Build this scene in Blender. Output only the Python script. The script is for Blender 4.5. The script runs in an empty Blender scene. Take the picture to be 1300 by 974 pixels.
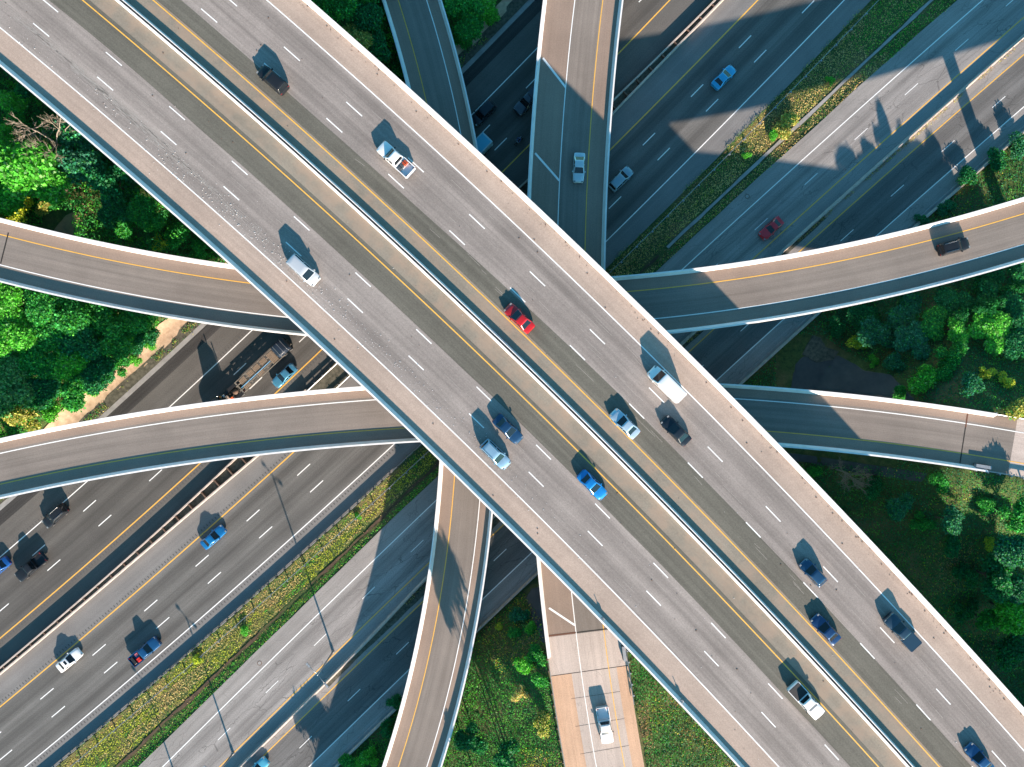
import bpy, bmesh, math, random
import numpy as np
from mathutils import Vector, Matrix
random.seed(7); RNG = np.random.default_rng(7)
SC = bpy.context.scene; COL = SC.collection
# ---------------------------------------------------------------- camera, light, exposure
CAM_H = 137.4
cam = bpy.data.objects.new('camera', bpy.data.cameras.new('camera')); COL.objects.link(cam)
cam.location = (0, 0, CAM_H); cam.rotation_euler = (0, 0, 0)
cam.data.sensor_width = 36; cam.data.lens = 36 * 1000 / 1300; cam.data.clip_end = 6000; cam.data.clip_start = 1
SC.camera = cam
SUN_EL = math.radians(18.9); SUN_AZ = math.atan2(.326, -.946)      # sun stands towards the lower right of the picture
w = bpy.data.worlds.new('World'); SC.world = w; w.use_nodes = True
nt = w.node_tree; nt.nodes.clear()
sky = nt.nodes.new('ShaderNodeTexSky'); sky.sky_type = 'NISHITA'; sky.sun_disc = False
sky.sun_elevation = SUN_EL; sky.sun_rotation = SUN_AZ; sky.air_density = 1.2; sky.dust_density = .6; sky.ozone_density = 2.0
tint = nt.nodes.new('ShaderNodeMix'); tint.data_type = 'RGBA'; tint.blend_type = 'MULTIPLY'; tint.inputs[0].default_value = 1
tint.inputs[7].default_value = (.38, .90, 1.0, 1)
bg = nt.nodes.new('ShaderNodeBackground'); bg.inputs[1].default_value = .092
wo = nt.nodes.new('ShaderNodeOutputWorld')
nt.links.new(sky.outputs[0], tint.inputs[6]); nt.links.new(tint.outputs[2], bg.inputs[0]); nt.links.new(bg.outputs[0], wo.inputs[0])
sl = bpy.data.lights.new('sun', 'SUN'); sl.energy = 5.0; sl.angle = math.radians(.5); sl.color = (1, .80, .65)
so = bpy.data.objects.new('sun', sl); COL.objects.link(so); so.location = (0, 0, 300)
c_ = math.cos(SUN_EL)
so.rotation_euler = Vector((-.326 * c_, .946 * c_, -math.sin(SUN_EL))).to_track_quat('-Z', 'Y').to_euler()
SC.view_settings.view_transform = 'Standard'; SC.view_settings.look = 'None'
SC.view_settings.exposure = 1.48; SC.view_settings.gamma = 1; SC.view_settings.use_curve_mapping = False
SC.render.engine = 'CYCLES'
try:
    SC.cycles.use_denoising = True; SC.cycles.denoiser = 'OPENIMAGEDENOISE'
except Exception: pass
SC.cycles.max_bounces = 5; SC.cycles.diffuse_bounces = 3; SC.cycles.transparent_max_bounces = 4
# ---------------------------------------------------------------- helpers
def tag(o, label=None, cat=None, group=None, kind=None):
    if label: o['label'] = label
    if cat: o['category'] = cat
    if group: o['group'] = group
    if kind: o['kind'] = kind
    return o
def empty(name, loc=(0, 0, 0), rz=0, label=None, cat=None, group=None, kind=None):
    o = bpy.data.objects.new(name, None); COL.objects.link(o); o.empty_display_size = .5
    o.location = loc; o.rotation_euler = (0, 0, rz); return tag(o, label, cat, group, kind)
def link(name, me, mat, parent=None, smooth=False):
    if mat is not None:
        me.materials.clear(); me.materials.append(mat)
    if smooth and len(me.polygons): me.polygons.foreach_set('use_smooth', [True] * len(me.polygons))
    o = bpy.data.objects.new(name, me); COL.objects.link(o)
    if parent is not None: o.parent = parent
    return o
class MB:
    """collects vertices, faces, uvs; build() links ONE mesh object"""
    def __init__(s): s.v = []; s.f = []; s.uv = []
    def quad(s, pts, uv=None):
        n = len(s.v); s.v += [tuple(p) for p in pts]; s.f.append(tuple(range(n, n + len(pts)))); s.uv += list(uv) if uv else [(p[0], p[1]) for p in pts]
    def box(s, x0, x1, y0, y1, z0, z1, M=None):
        c = [(x0, y0, z0), (x1, y0, z0), (x1, y1, z0), (x0, y1, z0), (x0, y0, z1), (x1, y0, z1), (x1, y1, z1), (x0, y1, z1)]
        if M is not None: c = [tuple(M @ Vector(p)) for p in c]
        for f in ((0, 3, 2, 1), (4, 5, 6, 7), (0, 1, 5, 4), (1, 2, 6, 5), (2, 3, 7, 6), (3, 0, 4, 7)): s.quad([c[i] for i in f])
    def tube(s, pts, rad, n=8, cap=True):
        rings = []
        for i, p in enumerate(pts):
            p = Vector(p); a = Vector(pts[max(i - 1, 0)]); b = Vector(pts[min(i + 1, len(pts) - 1)])
            d = (b - a).normalized(); t = d.orthogonal().normalized() if abs(d.z) > .99 else d.cross(Vector((0, 0, 1))).normalized(); q = d.cross(t)
            r = rad[i] if isinstance(rad, (list, tuple)) else rad
            n0 = len(s.v); s.v += [tuple(p + r * (math.cos(2 * math.pi * k / n) * t + math.sin(2 * math.pi * k / n) * q)) for k in range(n)]
            rings.append(n0)
        for a, b in zip(rings, rings[1:]):
            for k in range(n):
                s.f.append((a + k, a + (k + 1) % n, b + (k + 1) % n, b + k)); s.uv += [(0, 0)] * 4
        if cap:
            s.f.append(tuple(rings[-1] + k for k in range(n))); s.uv += [(0, 0)] * n
            s.f.append(tuple(rings[0] + k for k in reversed(range(n)))); s.uv += [(0, 0)] * n
    def mesh(s, name='m'):
        me = bpy.data.meshes.new(name); me.from_pydata(s.v, [], s.f)
        l = me.uv_layers.new(name='UVMap'); l.data.foreach_set('uv', np.array(s.uv, dtype=np.float32).ravel()); me.update(); return me
    def build(s, name, mat, parent=None, smooth=False): return link(name, s.mesh(name), mat, parent, smooth)
# ---------------------------------------------------------------- value noise in numpy
_LAT = np.random.default_rng(3).random((256, 256))
def vnoise(x, y, scale, oct=3):
    out = 0; amp = 1; tot = 0
    for o in range(oct):
        X = np.asarray(x) * scale * 2 ** o + 17.3 * o + 100; Y = np.asarray(y) * scale * 2 ** o + 9.1 * o + 100
        xi = np.floor(X).astype(int); yi = np.floor(Y).astype(int); fx = X - xi; fy = Y - yi
        fx = fx * fx * (3 - 2 * fx); fy = fy * fy * (3 - 2 * fy)
        g = lambda a, b: _LAT[a % 256, b % 256]
        out = out + amp * ((g(xi, yi) * (1 - fx) + g(xi + 1, yi) * fx) * (1 - fy) + (g(xi, yi + 1) * (1 - fx) + g(xi + 1, yi + 1) * fx) * fy)
        tot += amp; amp *= .55
    return out / tot
# ---------------------------------------------------------------- materials
def mat(name, color, rough=.6, metal=0, coat=0, spec=.5):
    m = bpy.data.materials.new(name); m.use_nodes = True; b = m.node_tree.nodes['Principled BSDF']
    b.inputs['Base Color'].default_value = (*color, 1); b.inputs['Roughness'].default_value = rough
    b.inputs['Metallic'].default_value = metal; b.inputs['Coat Weight'].default_value = coat; b.inputs['Specular IOR Level'].default_value = spec
    b.inputs['Coat Roughness'].default_value = .06
    return m
class NT:
    def __init__(s, m): s.m = m; s.t = m.node_tree; s.b = s.t.nodes['Principled BSDF']
    def n(s, typ, **kw):
        o = s.t.nodes.new(typ)
        for k, v in kw.items(): setattr(o, k, v)
        return o
    def l(s, a, b): s.t.links.new(a, b)
    def math(s, op, a, b=None, clamp=False):
        o = s.n('ShaderNodeMath', operation=op); o.use_clamp = clamp
        for i, x in enumerate((a, b)):
            if x is None: continue
            if hasattr(x, 'type') and not isinstance(x, (int, float)): s.l(x, o.inputs[i])
            else: o.inputs[i].default_value = x
        return o.outputs[0]
    def map(s, vec, scale):
        o = s.n('ShaderNodeMapping'); o.inputs['Scale'].default_value = scale; s.l(vec, o.inputs[0]); return o.outputs[0]
    def noise(s, vec, scale, detail=3, rough=.55):
        o = s.n('ShaderNodeTexNoise'); o.inputs['Scale'].default_value = scale; o.inputs['Detail'].default_value = detail; o.inputs['Roughness'].default_value = rough
        s.l(vec, o.inputs['Vector']); return o.outputs[0]
    def rng(s, x, a, b, c, d):
        o = s.n('ShaderNodeMapRange'); s.l(x, o.inputs[0])
        for i, v in enumerate((a, b, c, d)): o.inputs[i + 1].default_value = v
        return o.outputs[0]
    def mix(s, fac, a, b, mode='MIX'):
        o = s.n('ShaderNodeMix', data_type='RGBA', blend_type=mode)
        for i, x in ((0, fac), (6, a), (7, b)):
            if isinstance(x, (int, float)): o.inputs[i].default_value = x
            elif isinstance(x, tuple): o.inputs[i].default_value = (*x, 1)
            else: s.l(x, o.inputs[i])
        return o.outputs[2]
def paving(name, color, streak=.22, grain=.22, lane=None, cracks=0, rough=.85, stain=.12, warm=None):
    """asphalt or concrete; UV is metres along and across the road"""
    m = mat(name, color, rough, spec=.3); N = NT(m)
    uv = N.n('ShaderNodeUVMap'); uv.uv_map = 'UVMap'; U = uv.outputs[0]
    tc = N.n('ShaderNodeTexCoord').outputs['Object']
    st = N.noise(N.map(U, (.018, 1.1, 1)), 1, 4, .6); st2 = N.noise(N.map(U, (.05, 4.5, 1)), 1, 3)
    f = N.rng(st, .3, .7, 1 - streak, 1 + streak); f = N.math('MULTIPLY', f, N.rng(st2, .3, .7, 1 - streak * .4, 1 + streak * .4))
    gr = N.noise(tc, 5.5, 2, .8); f = N.math('MULTIPLY', f, N.rng(gr, .25, .75, 1 - grain, 1 + grain))
    bl = N.noise(tc, .12, 4, .6); f = N.math('MULTIPLY', f, N.rng(bl, .3, .7, 1 - stain, 1 + stain))
    if lane:                                     # darker oil band down the middle of each lane
        v0, wd, amp = lane; sp = N.n('ShaderNodeSeparateXYZ'); N.l(U, sp.inputs[0])
        ph = N.math('MULTIPLY', N.math('SUBTRACT', sp.outputs[1], v0), 2 * math.pi / wd)
        f = N.math('MULTIPLY', f, N.math('ADD', N.math('MULTIPLY', N.math('COSINE', ph), amp), 1.0))
    col = N.mix(1.0, color, N.n('ShaderNodeCombineColor').outputs[0], 'MULTIPLY')
    cc = [x for x in N.t.nodes if x.bl_idname == 'ShaderNodeCombineColor'][-1]
    for i in range(3): N.l(f, cc.inputs[i])
    if warm: col = N.mix(N.rng(N.noise(tc, .35, 4), .42, .62, 0, .55), col, warm)
    if cracks:
        ds = N.n('ShaderNodeVectorMath', operation='ADD'); nz = N.n('ShaderNodeTexNoise'); nz.inputs['Scale'].default_value = .9; nz.inputs['Detail'].default_value = 4; N.l(U, nz.inputs['Vector'])
        sc = N.n('ShaderNodeVectorMath', operation='SCALE'); sc.inputs['Scale'].default_value = .55; N.l(nz.outputs[1], sc.inputs[0]); N.l(U, ds.inputs[0]); N.l(sc.outputs[0], ds.inputs[1])
        vo = N.n('ShaderNodeTexVoronoi', feature='DISTANCE_TO_EDGE'); vo.inputs['Scale'].default_value = 1; N.l(N.map(ds.outputs[0], (.10, .62, 1)), vo.inputs['Vector'])
        ck = N.rng(vo.outputs[0], .004, .018, 1, 0); ck = N.math('MULTIPLY', ck, N.rng(N.noise(U, .13, 2), .36, .56, .15, cracks))
        col = N.mix(ck, col, tuple(c * .4 for c in color))
    N.l(col, N.b.inputs['Base Color'])
    bp = N.n('ShaderNodeBump'); bp.inputs['Strength'].default_value = .25; bp.inputs['Distance'].default_value = .01; N.l(gr, bp.inputs['Height']); N.l(bp.outputs[0], N.b.inputs['Normal'])
    return m
def mottled(name, color, amt=.2, scale=1.5, rough=.8, color2=None, metal=0):
    m = mat(name, color, rough, metal); N = NT(m); tc = N.n('ShaderNodeTexCoord').outputs['Object']
    a = N.noise(tc, scale, 5, .65); c2 = color2 or tuple(c * (1 - amt) for c in color)
    N.l(N.mix(N.rng(a, .35, .65, 0, 1), color, c2), N.b.inputs['Base Color']); return m
def paint(name, color, rough=.7):
    m = mat(name, color, rough); N = NT(m); tc = N.n('ShaderNodeTexCoord').outputs['Object']
    a = N.noise(tc, 2.2, 5, .7); N.l(N.mix(N.rng(a, .52, .75, 0, .5), color, tuple(c * .5 for c in color)), N.b.inputs['Base Color']); return m
def leafmat(name, transl=.35):
    m = mat(name, (.06, .14, .03), .6, spec=.25); N = NT(m)
    at = N.n('ShaderNodeAttribute', attribute_name='tone'); oi = N.n('ShaderNodeObjectInfo')
    N.l(at.outputs[0], N.b.inputs['Base Color'])
    tr = N.n('ShaderNodeBsdfTranslucent'); N.l(N.mix(1.0, at.outputs[0], (1.25, 1.5, .55), 'MULTIPLY'), tr.inputs[0])
    mx = N.n('ShaderNodeMixShader'); mx.inputs[0].default_value = transl
    N.l(N.b.outputs[0], mx.inputs[1]); N.l(tr.outputs[0], mx.inputs[2]); N.l(mx.outputs[0], N.t.nodes['Material Output'].inputs[0])
    return m
M = {}
M['deck_asphalt'] = paving('deck_asphalt', (.246, .216, .198), .2, .2, lane=(-9.2, 3.6, -.10))
M['deck_asphalt_ne'] = paving('deck_asphalt_ne', (.236, .207, .19), .2, .2, lane=(11.6, 3.6, -.10))
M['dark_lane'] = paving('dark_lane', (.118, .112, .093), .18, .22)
M['deck_concrete'] = paving('deck_concrete', (.37, .29, .24), .09, .18, rough=.9)
M['deck_median'] = paving('deck_median', (.225, .198, .16), .09, .18, rough=.9, warm=(.32, .235, .175))
M['ramp_asphalt'] = paving('ramp_asphalt', (.20, .172, .15), .16, .16)
M['ramp_shoulder'] = paving('ramp_shoulder', (.26, .195, .155), .07, .16)
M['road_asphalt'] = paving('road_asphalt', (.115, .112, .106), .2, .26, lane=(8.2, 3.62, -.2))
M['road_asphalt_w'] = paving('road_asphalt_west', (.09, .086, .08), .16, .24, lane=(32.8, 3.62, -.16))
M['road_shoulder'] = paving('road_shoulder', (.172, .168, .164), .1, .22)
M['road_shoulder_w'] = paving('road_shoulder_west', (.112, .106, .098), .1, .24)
M['old_concrete'] = paving('old_concrete', (.245, .232, .222), .24, .26, lane=(-7.4, 3.5, -.14), cracks=.8)
M['old_asphalt'] = paving('old_asphalt', (.13, .128, .125), .2, .25, lane=(-18.6, 3.45, -.1), cracks=.7)
M['old_shoulder'] = paving('old_shoulder', (.26, .245, .232), .14, .22, cracks=.5)
M['fresh_asphalt'] = paving('fresh_asphalt', (.045, .043, .042), .3, .4)
M['slab_concrete'] = paving('slab_concrete', (.46, .385, .34), .12, .16, cracks=.3)
M['slab_orange'] = paving('slab_orange', (.52, .34, .23), .10, .16, cracks=.2)
M['barrier'] = mottled('barrier_concrete', (.78, .76, .75), .12, .8)
M['barrier_old'] = mottled('barrier_old', (.5, .43, .38), .3, 1.2)
M['concrete'] = mottled('concrete', (.32, .31, .3), .25, .6)
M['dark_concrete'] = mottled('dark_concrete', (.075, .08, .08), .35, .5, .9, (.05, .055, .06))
M['white'] = paint('white_line_paint', (.80, .80, .78)); M['yellow'] = paint('yellow_line_paint', (.76, .42, .07))
M['joint'] = mat('joint_rubber', (.02, .018, .016), .9); M['rust_joint'] = mat('rusty_joint', (.12, .05, .03), .9)
M['rumble'] = mat('rumble_groove', (.085, .083, .08), .95)
M['galv'] = mottled('galvanised_steel', (.42, .43, .44), .25, 3, .45, metal=.6)
M['rusty'] = mottled('rusty_steel', (.16, .10, .07), .4, 3, .8)
M['dirt'] = mottled('dirt', (.36, .22, .12), .3, .7, .95, (.24, .15, .09)); M['sand'] = mottled('sand', (.58, .42, .29), .2, .9, .95, (.38, .26, .17))
M['dirt_dark'] = mottled('dark_dirt', (.10, .065, .04), .5, 1.5, .95)
M['rubble'] = mottled('rubble', (.13, .12, .09), .4, 1.8, .95, (.05, .05, .035))
M['glass'] = mat('glass', (.008, .012, .016), .06, 0, .25); M['tyre'] = mat('tyre', (.012, .012, .012), .85)
M['rim'] = mat('rim', (.35, .36, .37), .3, .8); M['trim'] = mat('black_trim', (.015, .015, .016), .5)
M['chrome'] = mat('chrome', (.6, .6, .6), .15, 1.0); M['red_lens'] = mat('red_lens', (.28, .01, .008), .2, 0, .3)
M['clear_lens'] = mat('clear_lens', (.22, .24, .25), .2, 0, .3); M['amber'] = mat('amber_lens', (.7, .25, .02), .2)
M['bark'] = mottled('bark', (.10, .075, .055), .4, 4, .95); M['deadwood'] = mottled('deadwood', (.30, .25, .20), .3, 4, .95)
M['leaf'] = leafmat('leaf')
# ---------------------------------------------------------------- road alignments (smooth curves in metres)
def P(px, py, z=0.0):
    s = (CAM_H - z) / 1000; return ((px - 650) * s, (487 - py) * s)
class Road:
    """a smooth alignment: polynomial in a turned frame, all its lines parallel to it at fixed offsets"""
    def __init__(g, z, ang, deg, lines):
        g.z = z; g.a = math.radians(ang); g.ca, g.sa = math.cos(g.a), math.sin(g.a)
        names = list(lines); rows = []
        for k, n in enumerate(names):
            for (px, py) in lines[n]:
                x, y = P(px, py, z); rows.append((k, x * g.ca + y * g.sa, -x * g.sa + y * g.ca))
        R = np.array(rows); k = R[:, 0].astype(int); u = R[:, 1] / 100; v = R[:, 2]; cos = np.ones(len(u))
        for it in range(6):
            A = np.zeros((len(u), deg + len(names)))
            for d in range(1, deg + 1): A[:, d - 1] = u ** d
            A[np.arange(len(u)), deg + k] = 1 / cos
            c, *_ = np.linalg.lstsq(A, v, rcond=None)
            sl_ = sum(d * c[d - 1] * u ** (d - 1) for d in range(1, deg + 1)) / 100; cos = 1 / np.sqrt(1 + sl_ ** 2)
        g.c = [float(q) for q in c[:deg]]; g.off = {n: float(c[deg + i]) for i, n in enumerate(names)}
        g.lo, g.hi = float(u.min() * 100), float(u.max() * 100)
        g.us = np.arange(-420, 421, 2.0); pts = np.array([g.pt(q) for q in g.us]); ds = np.hypot(*np.diff(pts, axis=0).T)
        g.ss = np.concatenate([[0], np.cumsum(ds)]); g.ss -= np.interp(0, g.us, g.ss)
    def vv(g, u):
        q = min(max(u, g.lo), g.hi); U = q / 100
        v = sum(c * U ** (d + 1) for d, c in enumerate(g.c)); s = sum((d + 1) * c * U ** d for d, c in enumerate(g.c)) / 100
        return v + s * (u - q), s
    def pt(g, u, off=0):
        v, s = g.vv(u); n = math.sqrt(1 + s * s); uu = u - s / n * off; vv = v + off / n
        return (uu * g.ca - vv * g.sa, uu * g.sa + vv * g.ca)
    def heading(g, u): return g.a + math.atan(g.vv(u)[1])
    def inv(g, px, py, z=None):
        x, y = P(px, py, g.z if z is None else z); return g.invw(x, y)
    def invw(g, x, y):
        u = x * g.ca + y * g.sa; v = -x * g.sa + y * g.ca; off = 0
        for _ in range(4):
            b, s = g.vv(u); n = math.sqrt(1 + s * s); off = (v - b) * 1; bx = u
            # closest point by two Newton steps
            f = (x * g.ca + y * g.sa) - bx + s * (v - b); u = bx + f / (1 + s * s)
        b, s = g.vv(u); n = math.sqrt(1 + s * s); uu = x * g.ca + y * g.sa
        return u, (-(uu - u) * s + (v - b)) / n
    def invs(g, X, Y):                        # vectorised offset (approximate)
        u = X * g.ca + Y * g.sa; v = -X * g.sa + Y * g.ca; q = np.clip(u, g.lo, g.hi); U = q / 100
        b = sum(c * U ** (d + 1) for d, c in enumerate(g.c)); s = sum((d + 1) * c * U ** d for d, c in enumerate(g.c)) / 100
        return u, (v - b - s * (u - q)) / np.sqrt(1 + s * s)
    def s_of(g, u): return float(np.interp(u, g.us, g.ss))
    def u_of(g, s): return float(np.interp(s, g.ss, g.us))
top = Road(23.2, -44, 3, dict(
 swo=[(0,80.7),(291,335.5),(389.3,426.3),(460,491),(537,563),(561.7,586),(700,723),(784.8,812.6),(867.9,901.9),(941.8,974)],
 sww=[(0,36.3),(107.8,121.6),(307.9,300),(423.2,404.7),(564.8,540),(607.9,574.5),(700,672.5),(815.5,797.2),(991,974)],
 sw1=[(40,28.3),(122.2,97),(204.2,167.8),(284.2,237.7),(363,307.7),(442,380.1),(519.6,452.5),(596.5,525.6),(672,599.8),(747,674.6),(820.8,749.8),(894,825.8),(965.2,901.3)],
 sw2=[(54,0),(132,64.7),(213,134.6),(294,204.8),(372.5,275),(451.8,347.2),(530,419.2),(605.8,491.6),(681.3,565.6),(757,639.8),(830,715.3),(903.3,791),(974.7,865.5),(1046.3,943)],
 swy=[(104.7,0),(240.2,117),(400,257),(527.9,372.4),(700,538.7),(723.2,564.7),(917.2,758.7),(1115.6,974)],
 med0=[(143.2,0),(400,220),(418.6,240),(700,504.8),(951,758.7),(1152.5,974)],
 ney=[(194,0),(400,179.2),(467.8,240),(700,459.2),(994,758.7),(1194,974)],
 ne2=[(254.3,9.2),(335,79.4),(412.4,148),(494,221.7),(571.3,293.6),(648.3,366),(724.7,439.8),(800.2,513.7),(876.2,591.2),(947.3,663.8),(1019,737.7),(1090,815),(1161,893)],
 ne1=[(359,57.9),(438,128),(517.7,200.8),(596.5,272.8),(673.3,345.3),(749.7,418.9),(825,493.4),(900,568.7),(973.2,644),(1045,719.6),(1116.5,796),(1187.6,873),(1257.8,951.4)],
 new=[(339.8,0),(484.8,129.3),(669.5,300),(914,540),(1124.8,760),(1300,952.7)],
 neo=[(392.4,0),(515.5,107.8),(700,281.8),(846.3,418.6),(963.4,540),(1172.5,760),(1300,906.5)]))
m1a = Road(0, 42, 3, dict(
 w=[(0,707.9),(107.8,614),(217,515),(318.7,421),(600.2,143.2),(681,62.5)],
 a=[(41,705.4),(105.6,649.4),(296.5,475.9),(677,103),(621,160)],
 b=[(59,725),(125.3,667.2),(190.3,610),(316.5,494.7),(378,437),(624,195.2),(808.5,5.5)],
 y=[(0,811.6),(58.5,760),(158.6,674),(251,591.8),(349.3,499.3),(409.3,443.2),(637.8,219.2),(671,184),(785.7,66.8),(851,0)]))
m1b = Road(0, 42, 3, dict(
 y=[(0,897.9),(163,758.7),(261.7,674),(371,577.6),(775.5,188.8),(961.8,0)],
 a=[(49.9,889.2),(117.6,832),(184,775),(249.4,718.7),(313.5,661.7),(377.5,604.4),(814.6,185.4),(876.8,123),(939,60)],
 b=[(0,966),(64.4,911.4),(131.8,854.4),(198.6,797.5),(264.2,740.8),(392.4,626.6),(833,205),(895.3,142.6),(957.5,79.4),(1020,14.5),(771.5,266.4)],
 w=[(30.8,974),(378.8,674),(300,744.5),(499.2,566.2),(775.5,300),(900,177),(1000,75.4),(1072.4,0)]))
m2a = Road(0, 42, 3, dict(
 w=[(206.3,974),(300,881),(400,785.5),(512.5,674),(554,635.5),(865.4,342.5),(912.3,300),(978,240),(1246.4,0)],
 a=[(278,938.2),(338.7,878.8),(398.5,819.6),(460.7,759.3),(519.2,703.3),(953.9,296),(1018,238),(1084.5,178.6),(1152.2,118.2),(1216.5,60.4)],
 y=[(278.7,974),(300,952),(400,854.8),(546.3,712.5),(955.4,329),(987.8,300),(1300,23)]))
m2b = Road(0, 42, 3, dict(
 y=[(320,974),(400,898.8),(536.5,764),(624,680.8),(640,665.7),(874,447),(904.8,419.5),(1035.5,300),(1300,67.7)],
 a=[(382,947.4),(442,888.6),(502,831.4),(624.3,715.6),(935.3,426),(1065,307.7),(1130.3,249.4),(1195.3,193),(1262.7,134.9)],
 w=[(391.8,974),(519.2,849),(614,758.7),(675.7,701.7),(911,481.7),(994,406.3),(1112.5,300),(1300,137)]))
ZC = 8.2; ZA = 14.2; ZR = 6.0
rc = Road(ZR, -90, 4, dict(
 l=[(483.8,0),(517,108.4),(558,586.9),(554,651),(540,760),(550,674),(527.9,806.4),(486.3,974)],
 y=[(504.2,0),(539.9,128.7),(577.8,604.7),(571.6,674),(546.3,828),(506.3,974)],
 w=[(541.7,0),(567.9,92.4),(583.9,169.4),(609.5,635.5),(605.5,674),(574,858.8),(541.7,974)],
 r=[(561.7,0),(586.4,83),(606.4,189.4),(624.9,649.4),(623.3,674),(603.3,806.4),(558.7,974)]))
rd = Road(ZC, -90, 4, dict(
 l=[(688.4,0),(673.9,123),(670.2,249.4),(682.5,707.9),(697,834)],
 w=[(729.3,0),(718,110.9),(707.8,284.8),(725.6,751),(737,843.4),(757.7,974)],
 y=[(765.4,0),(750.9,144.7),(742.3,300),(765.4,791),(777,871),(792.5,974)],
 r=[(792.5,0),(781.7,123),(768.7,300),(767.8,340),(789.4,818.7)]))
ra = Road(ZA, 0, 4, dict(
 t=[(0,277.9),(132.4,306.2),(292.5,338),(778.6,351.5),(900,338),(1000,324.7),(1100,303),(1300,250.8)],
 y=[(0,297.6),(132.4,327.8),(315.6,359.5),(797,370.9),(1000,345.3),(1300,270.8)],
 w=[(0,336.4),(184.8,378.6),(363.4,401.7),(834,404),(900,397),(1000,382.3),(1300,310)],
 b=[(0,357.6),(184.8,399.5),(388,425.7),(849.4,423.8),(1000,404.7),(1100,383),(1300,333.3)]))
rb = Road(ZA, 0, 4, dict(
 t=[(0,556),(197,520),(400,496),(461.7,490.2),(913.9,487),(1100,504),(1261.8,524)],
 w=[(0,577),(200,534),(400,514.8),(478.6,507),(932.3,506),(1115.5,523.7),(1300,551.5)],
 y=[(0,615.5),(200,577.6),(400,552.4),(515.5,542.2),(971.4,546.2),(1100,561),(1300,587.8)],
 b=[(0,633),(200,598.6),(400,569.3),(537,563),(992.4,566.2),(1100,576.4),(1300,607)]))
def _o(o, u): return o(u) if callable(o) else o
def ribbon(mb, g, o0, o1, z, u0, u1, step=2.0):
    """flat strip between two offsets (o0 < o1), UV in metres along/across"""
    n = max(2, int(abs(u1 - u0) / step) + 1); us = np.linspace(u0, u1, n)
    for a, b in zip(us, us[1:]):
        p = [g.pt(a, _o(o0, a)), g.pt(b, _o(o0, b)), g.pt(b, _o(o1, b)), g.pt(a, _o(o1, a))]
        mb.quad([(q[0], q[1], _o(z, uu)) for q, uu in zip(p, (a, b, b, a))],
                [(g.s_of(a), _o(o0, a)), (g.s_of(b), _o(o0, b)), (g.s_of(b), _o(o1, b)), (g.s_of(a), _o(o1, a))])
def sweep(mb, g, prof, z, u0, u1, step=2.0, close=True):
    """profile [(offset, dz)...] swept along the road; closed loop with end caps"""
    n = max(2, int(abs(u1 - u0) / step) + 1); us = np.linspace(u0, u1, n); base = len(mb.v); k = len(prof)
    for u in us:
        for (o, dz) in prof:
            p = g.pt(u, _o(o, u)); mb.v.append((p[0], p[1], _o(z, u) + _o(dz, u)))
    for i in range(n - 1):
        for j in range(k if close else k - 1):
            j2 = (j + 1) % k; a = base + i * k
            mb.f.append((a + j, a + j2, a + k + j2, a + k + j)); s0, s1 = g.s_of(us[i]), g.s_of(us[i + 1])
            mb.uv += [(s0, j), (s0, j + 1), (s1, j + 1), (s1, j)]
    if close:
        mb.f.append(tuple(base + j for j in reversed(range(k)))); mb.uv += [(0, 0)] * k
        mb.f.append(tuple(base + (n - 1) * k + j for j in range(k))); mb.uv += [(0, 0)] * k
def dashes(mb, g, name_pts, off, z, wd=.16, ln=3.05, lo=-150, hi=150, cyc=12.19, shift=0):
    ss = sorted(g.s_of(g.inv(*p)[0]) for p in name_pts)
    k = np.round((np.array(ss) - ss[0]) / cyc); A = np.vstack([k, np.ones(len(k))]).T
    (c, s0), *_ = np.linalg.lstsq(A, np.array(ss), rcond=None) if len(ss) > 2 else ((cyc, ss[0]),)
    n0, n1 = int((lo - s0) / c), int((hi - s0) / c)
    for i in range(n0, n1 + 1):
        a = g.u_of(s0 + i * c + shift); b = g.u_of(s0 + i * c + shift + ln); ribbon(mb, g, off - wd / 2, off + wd / 2, z, a, b, 1.6)
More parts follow.
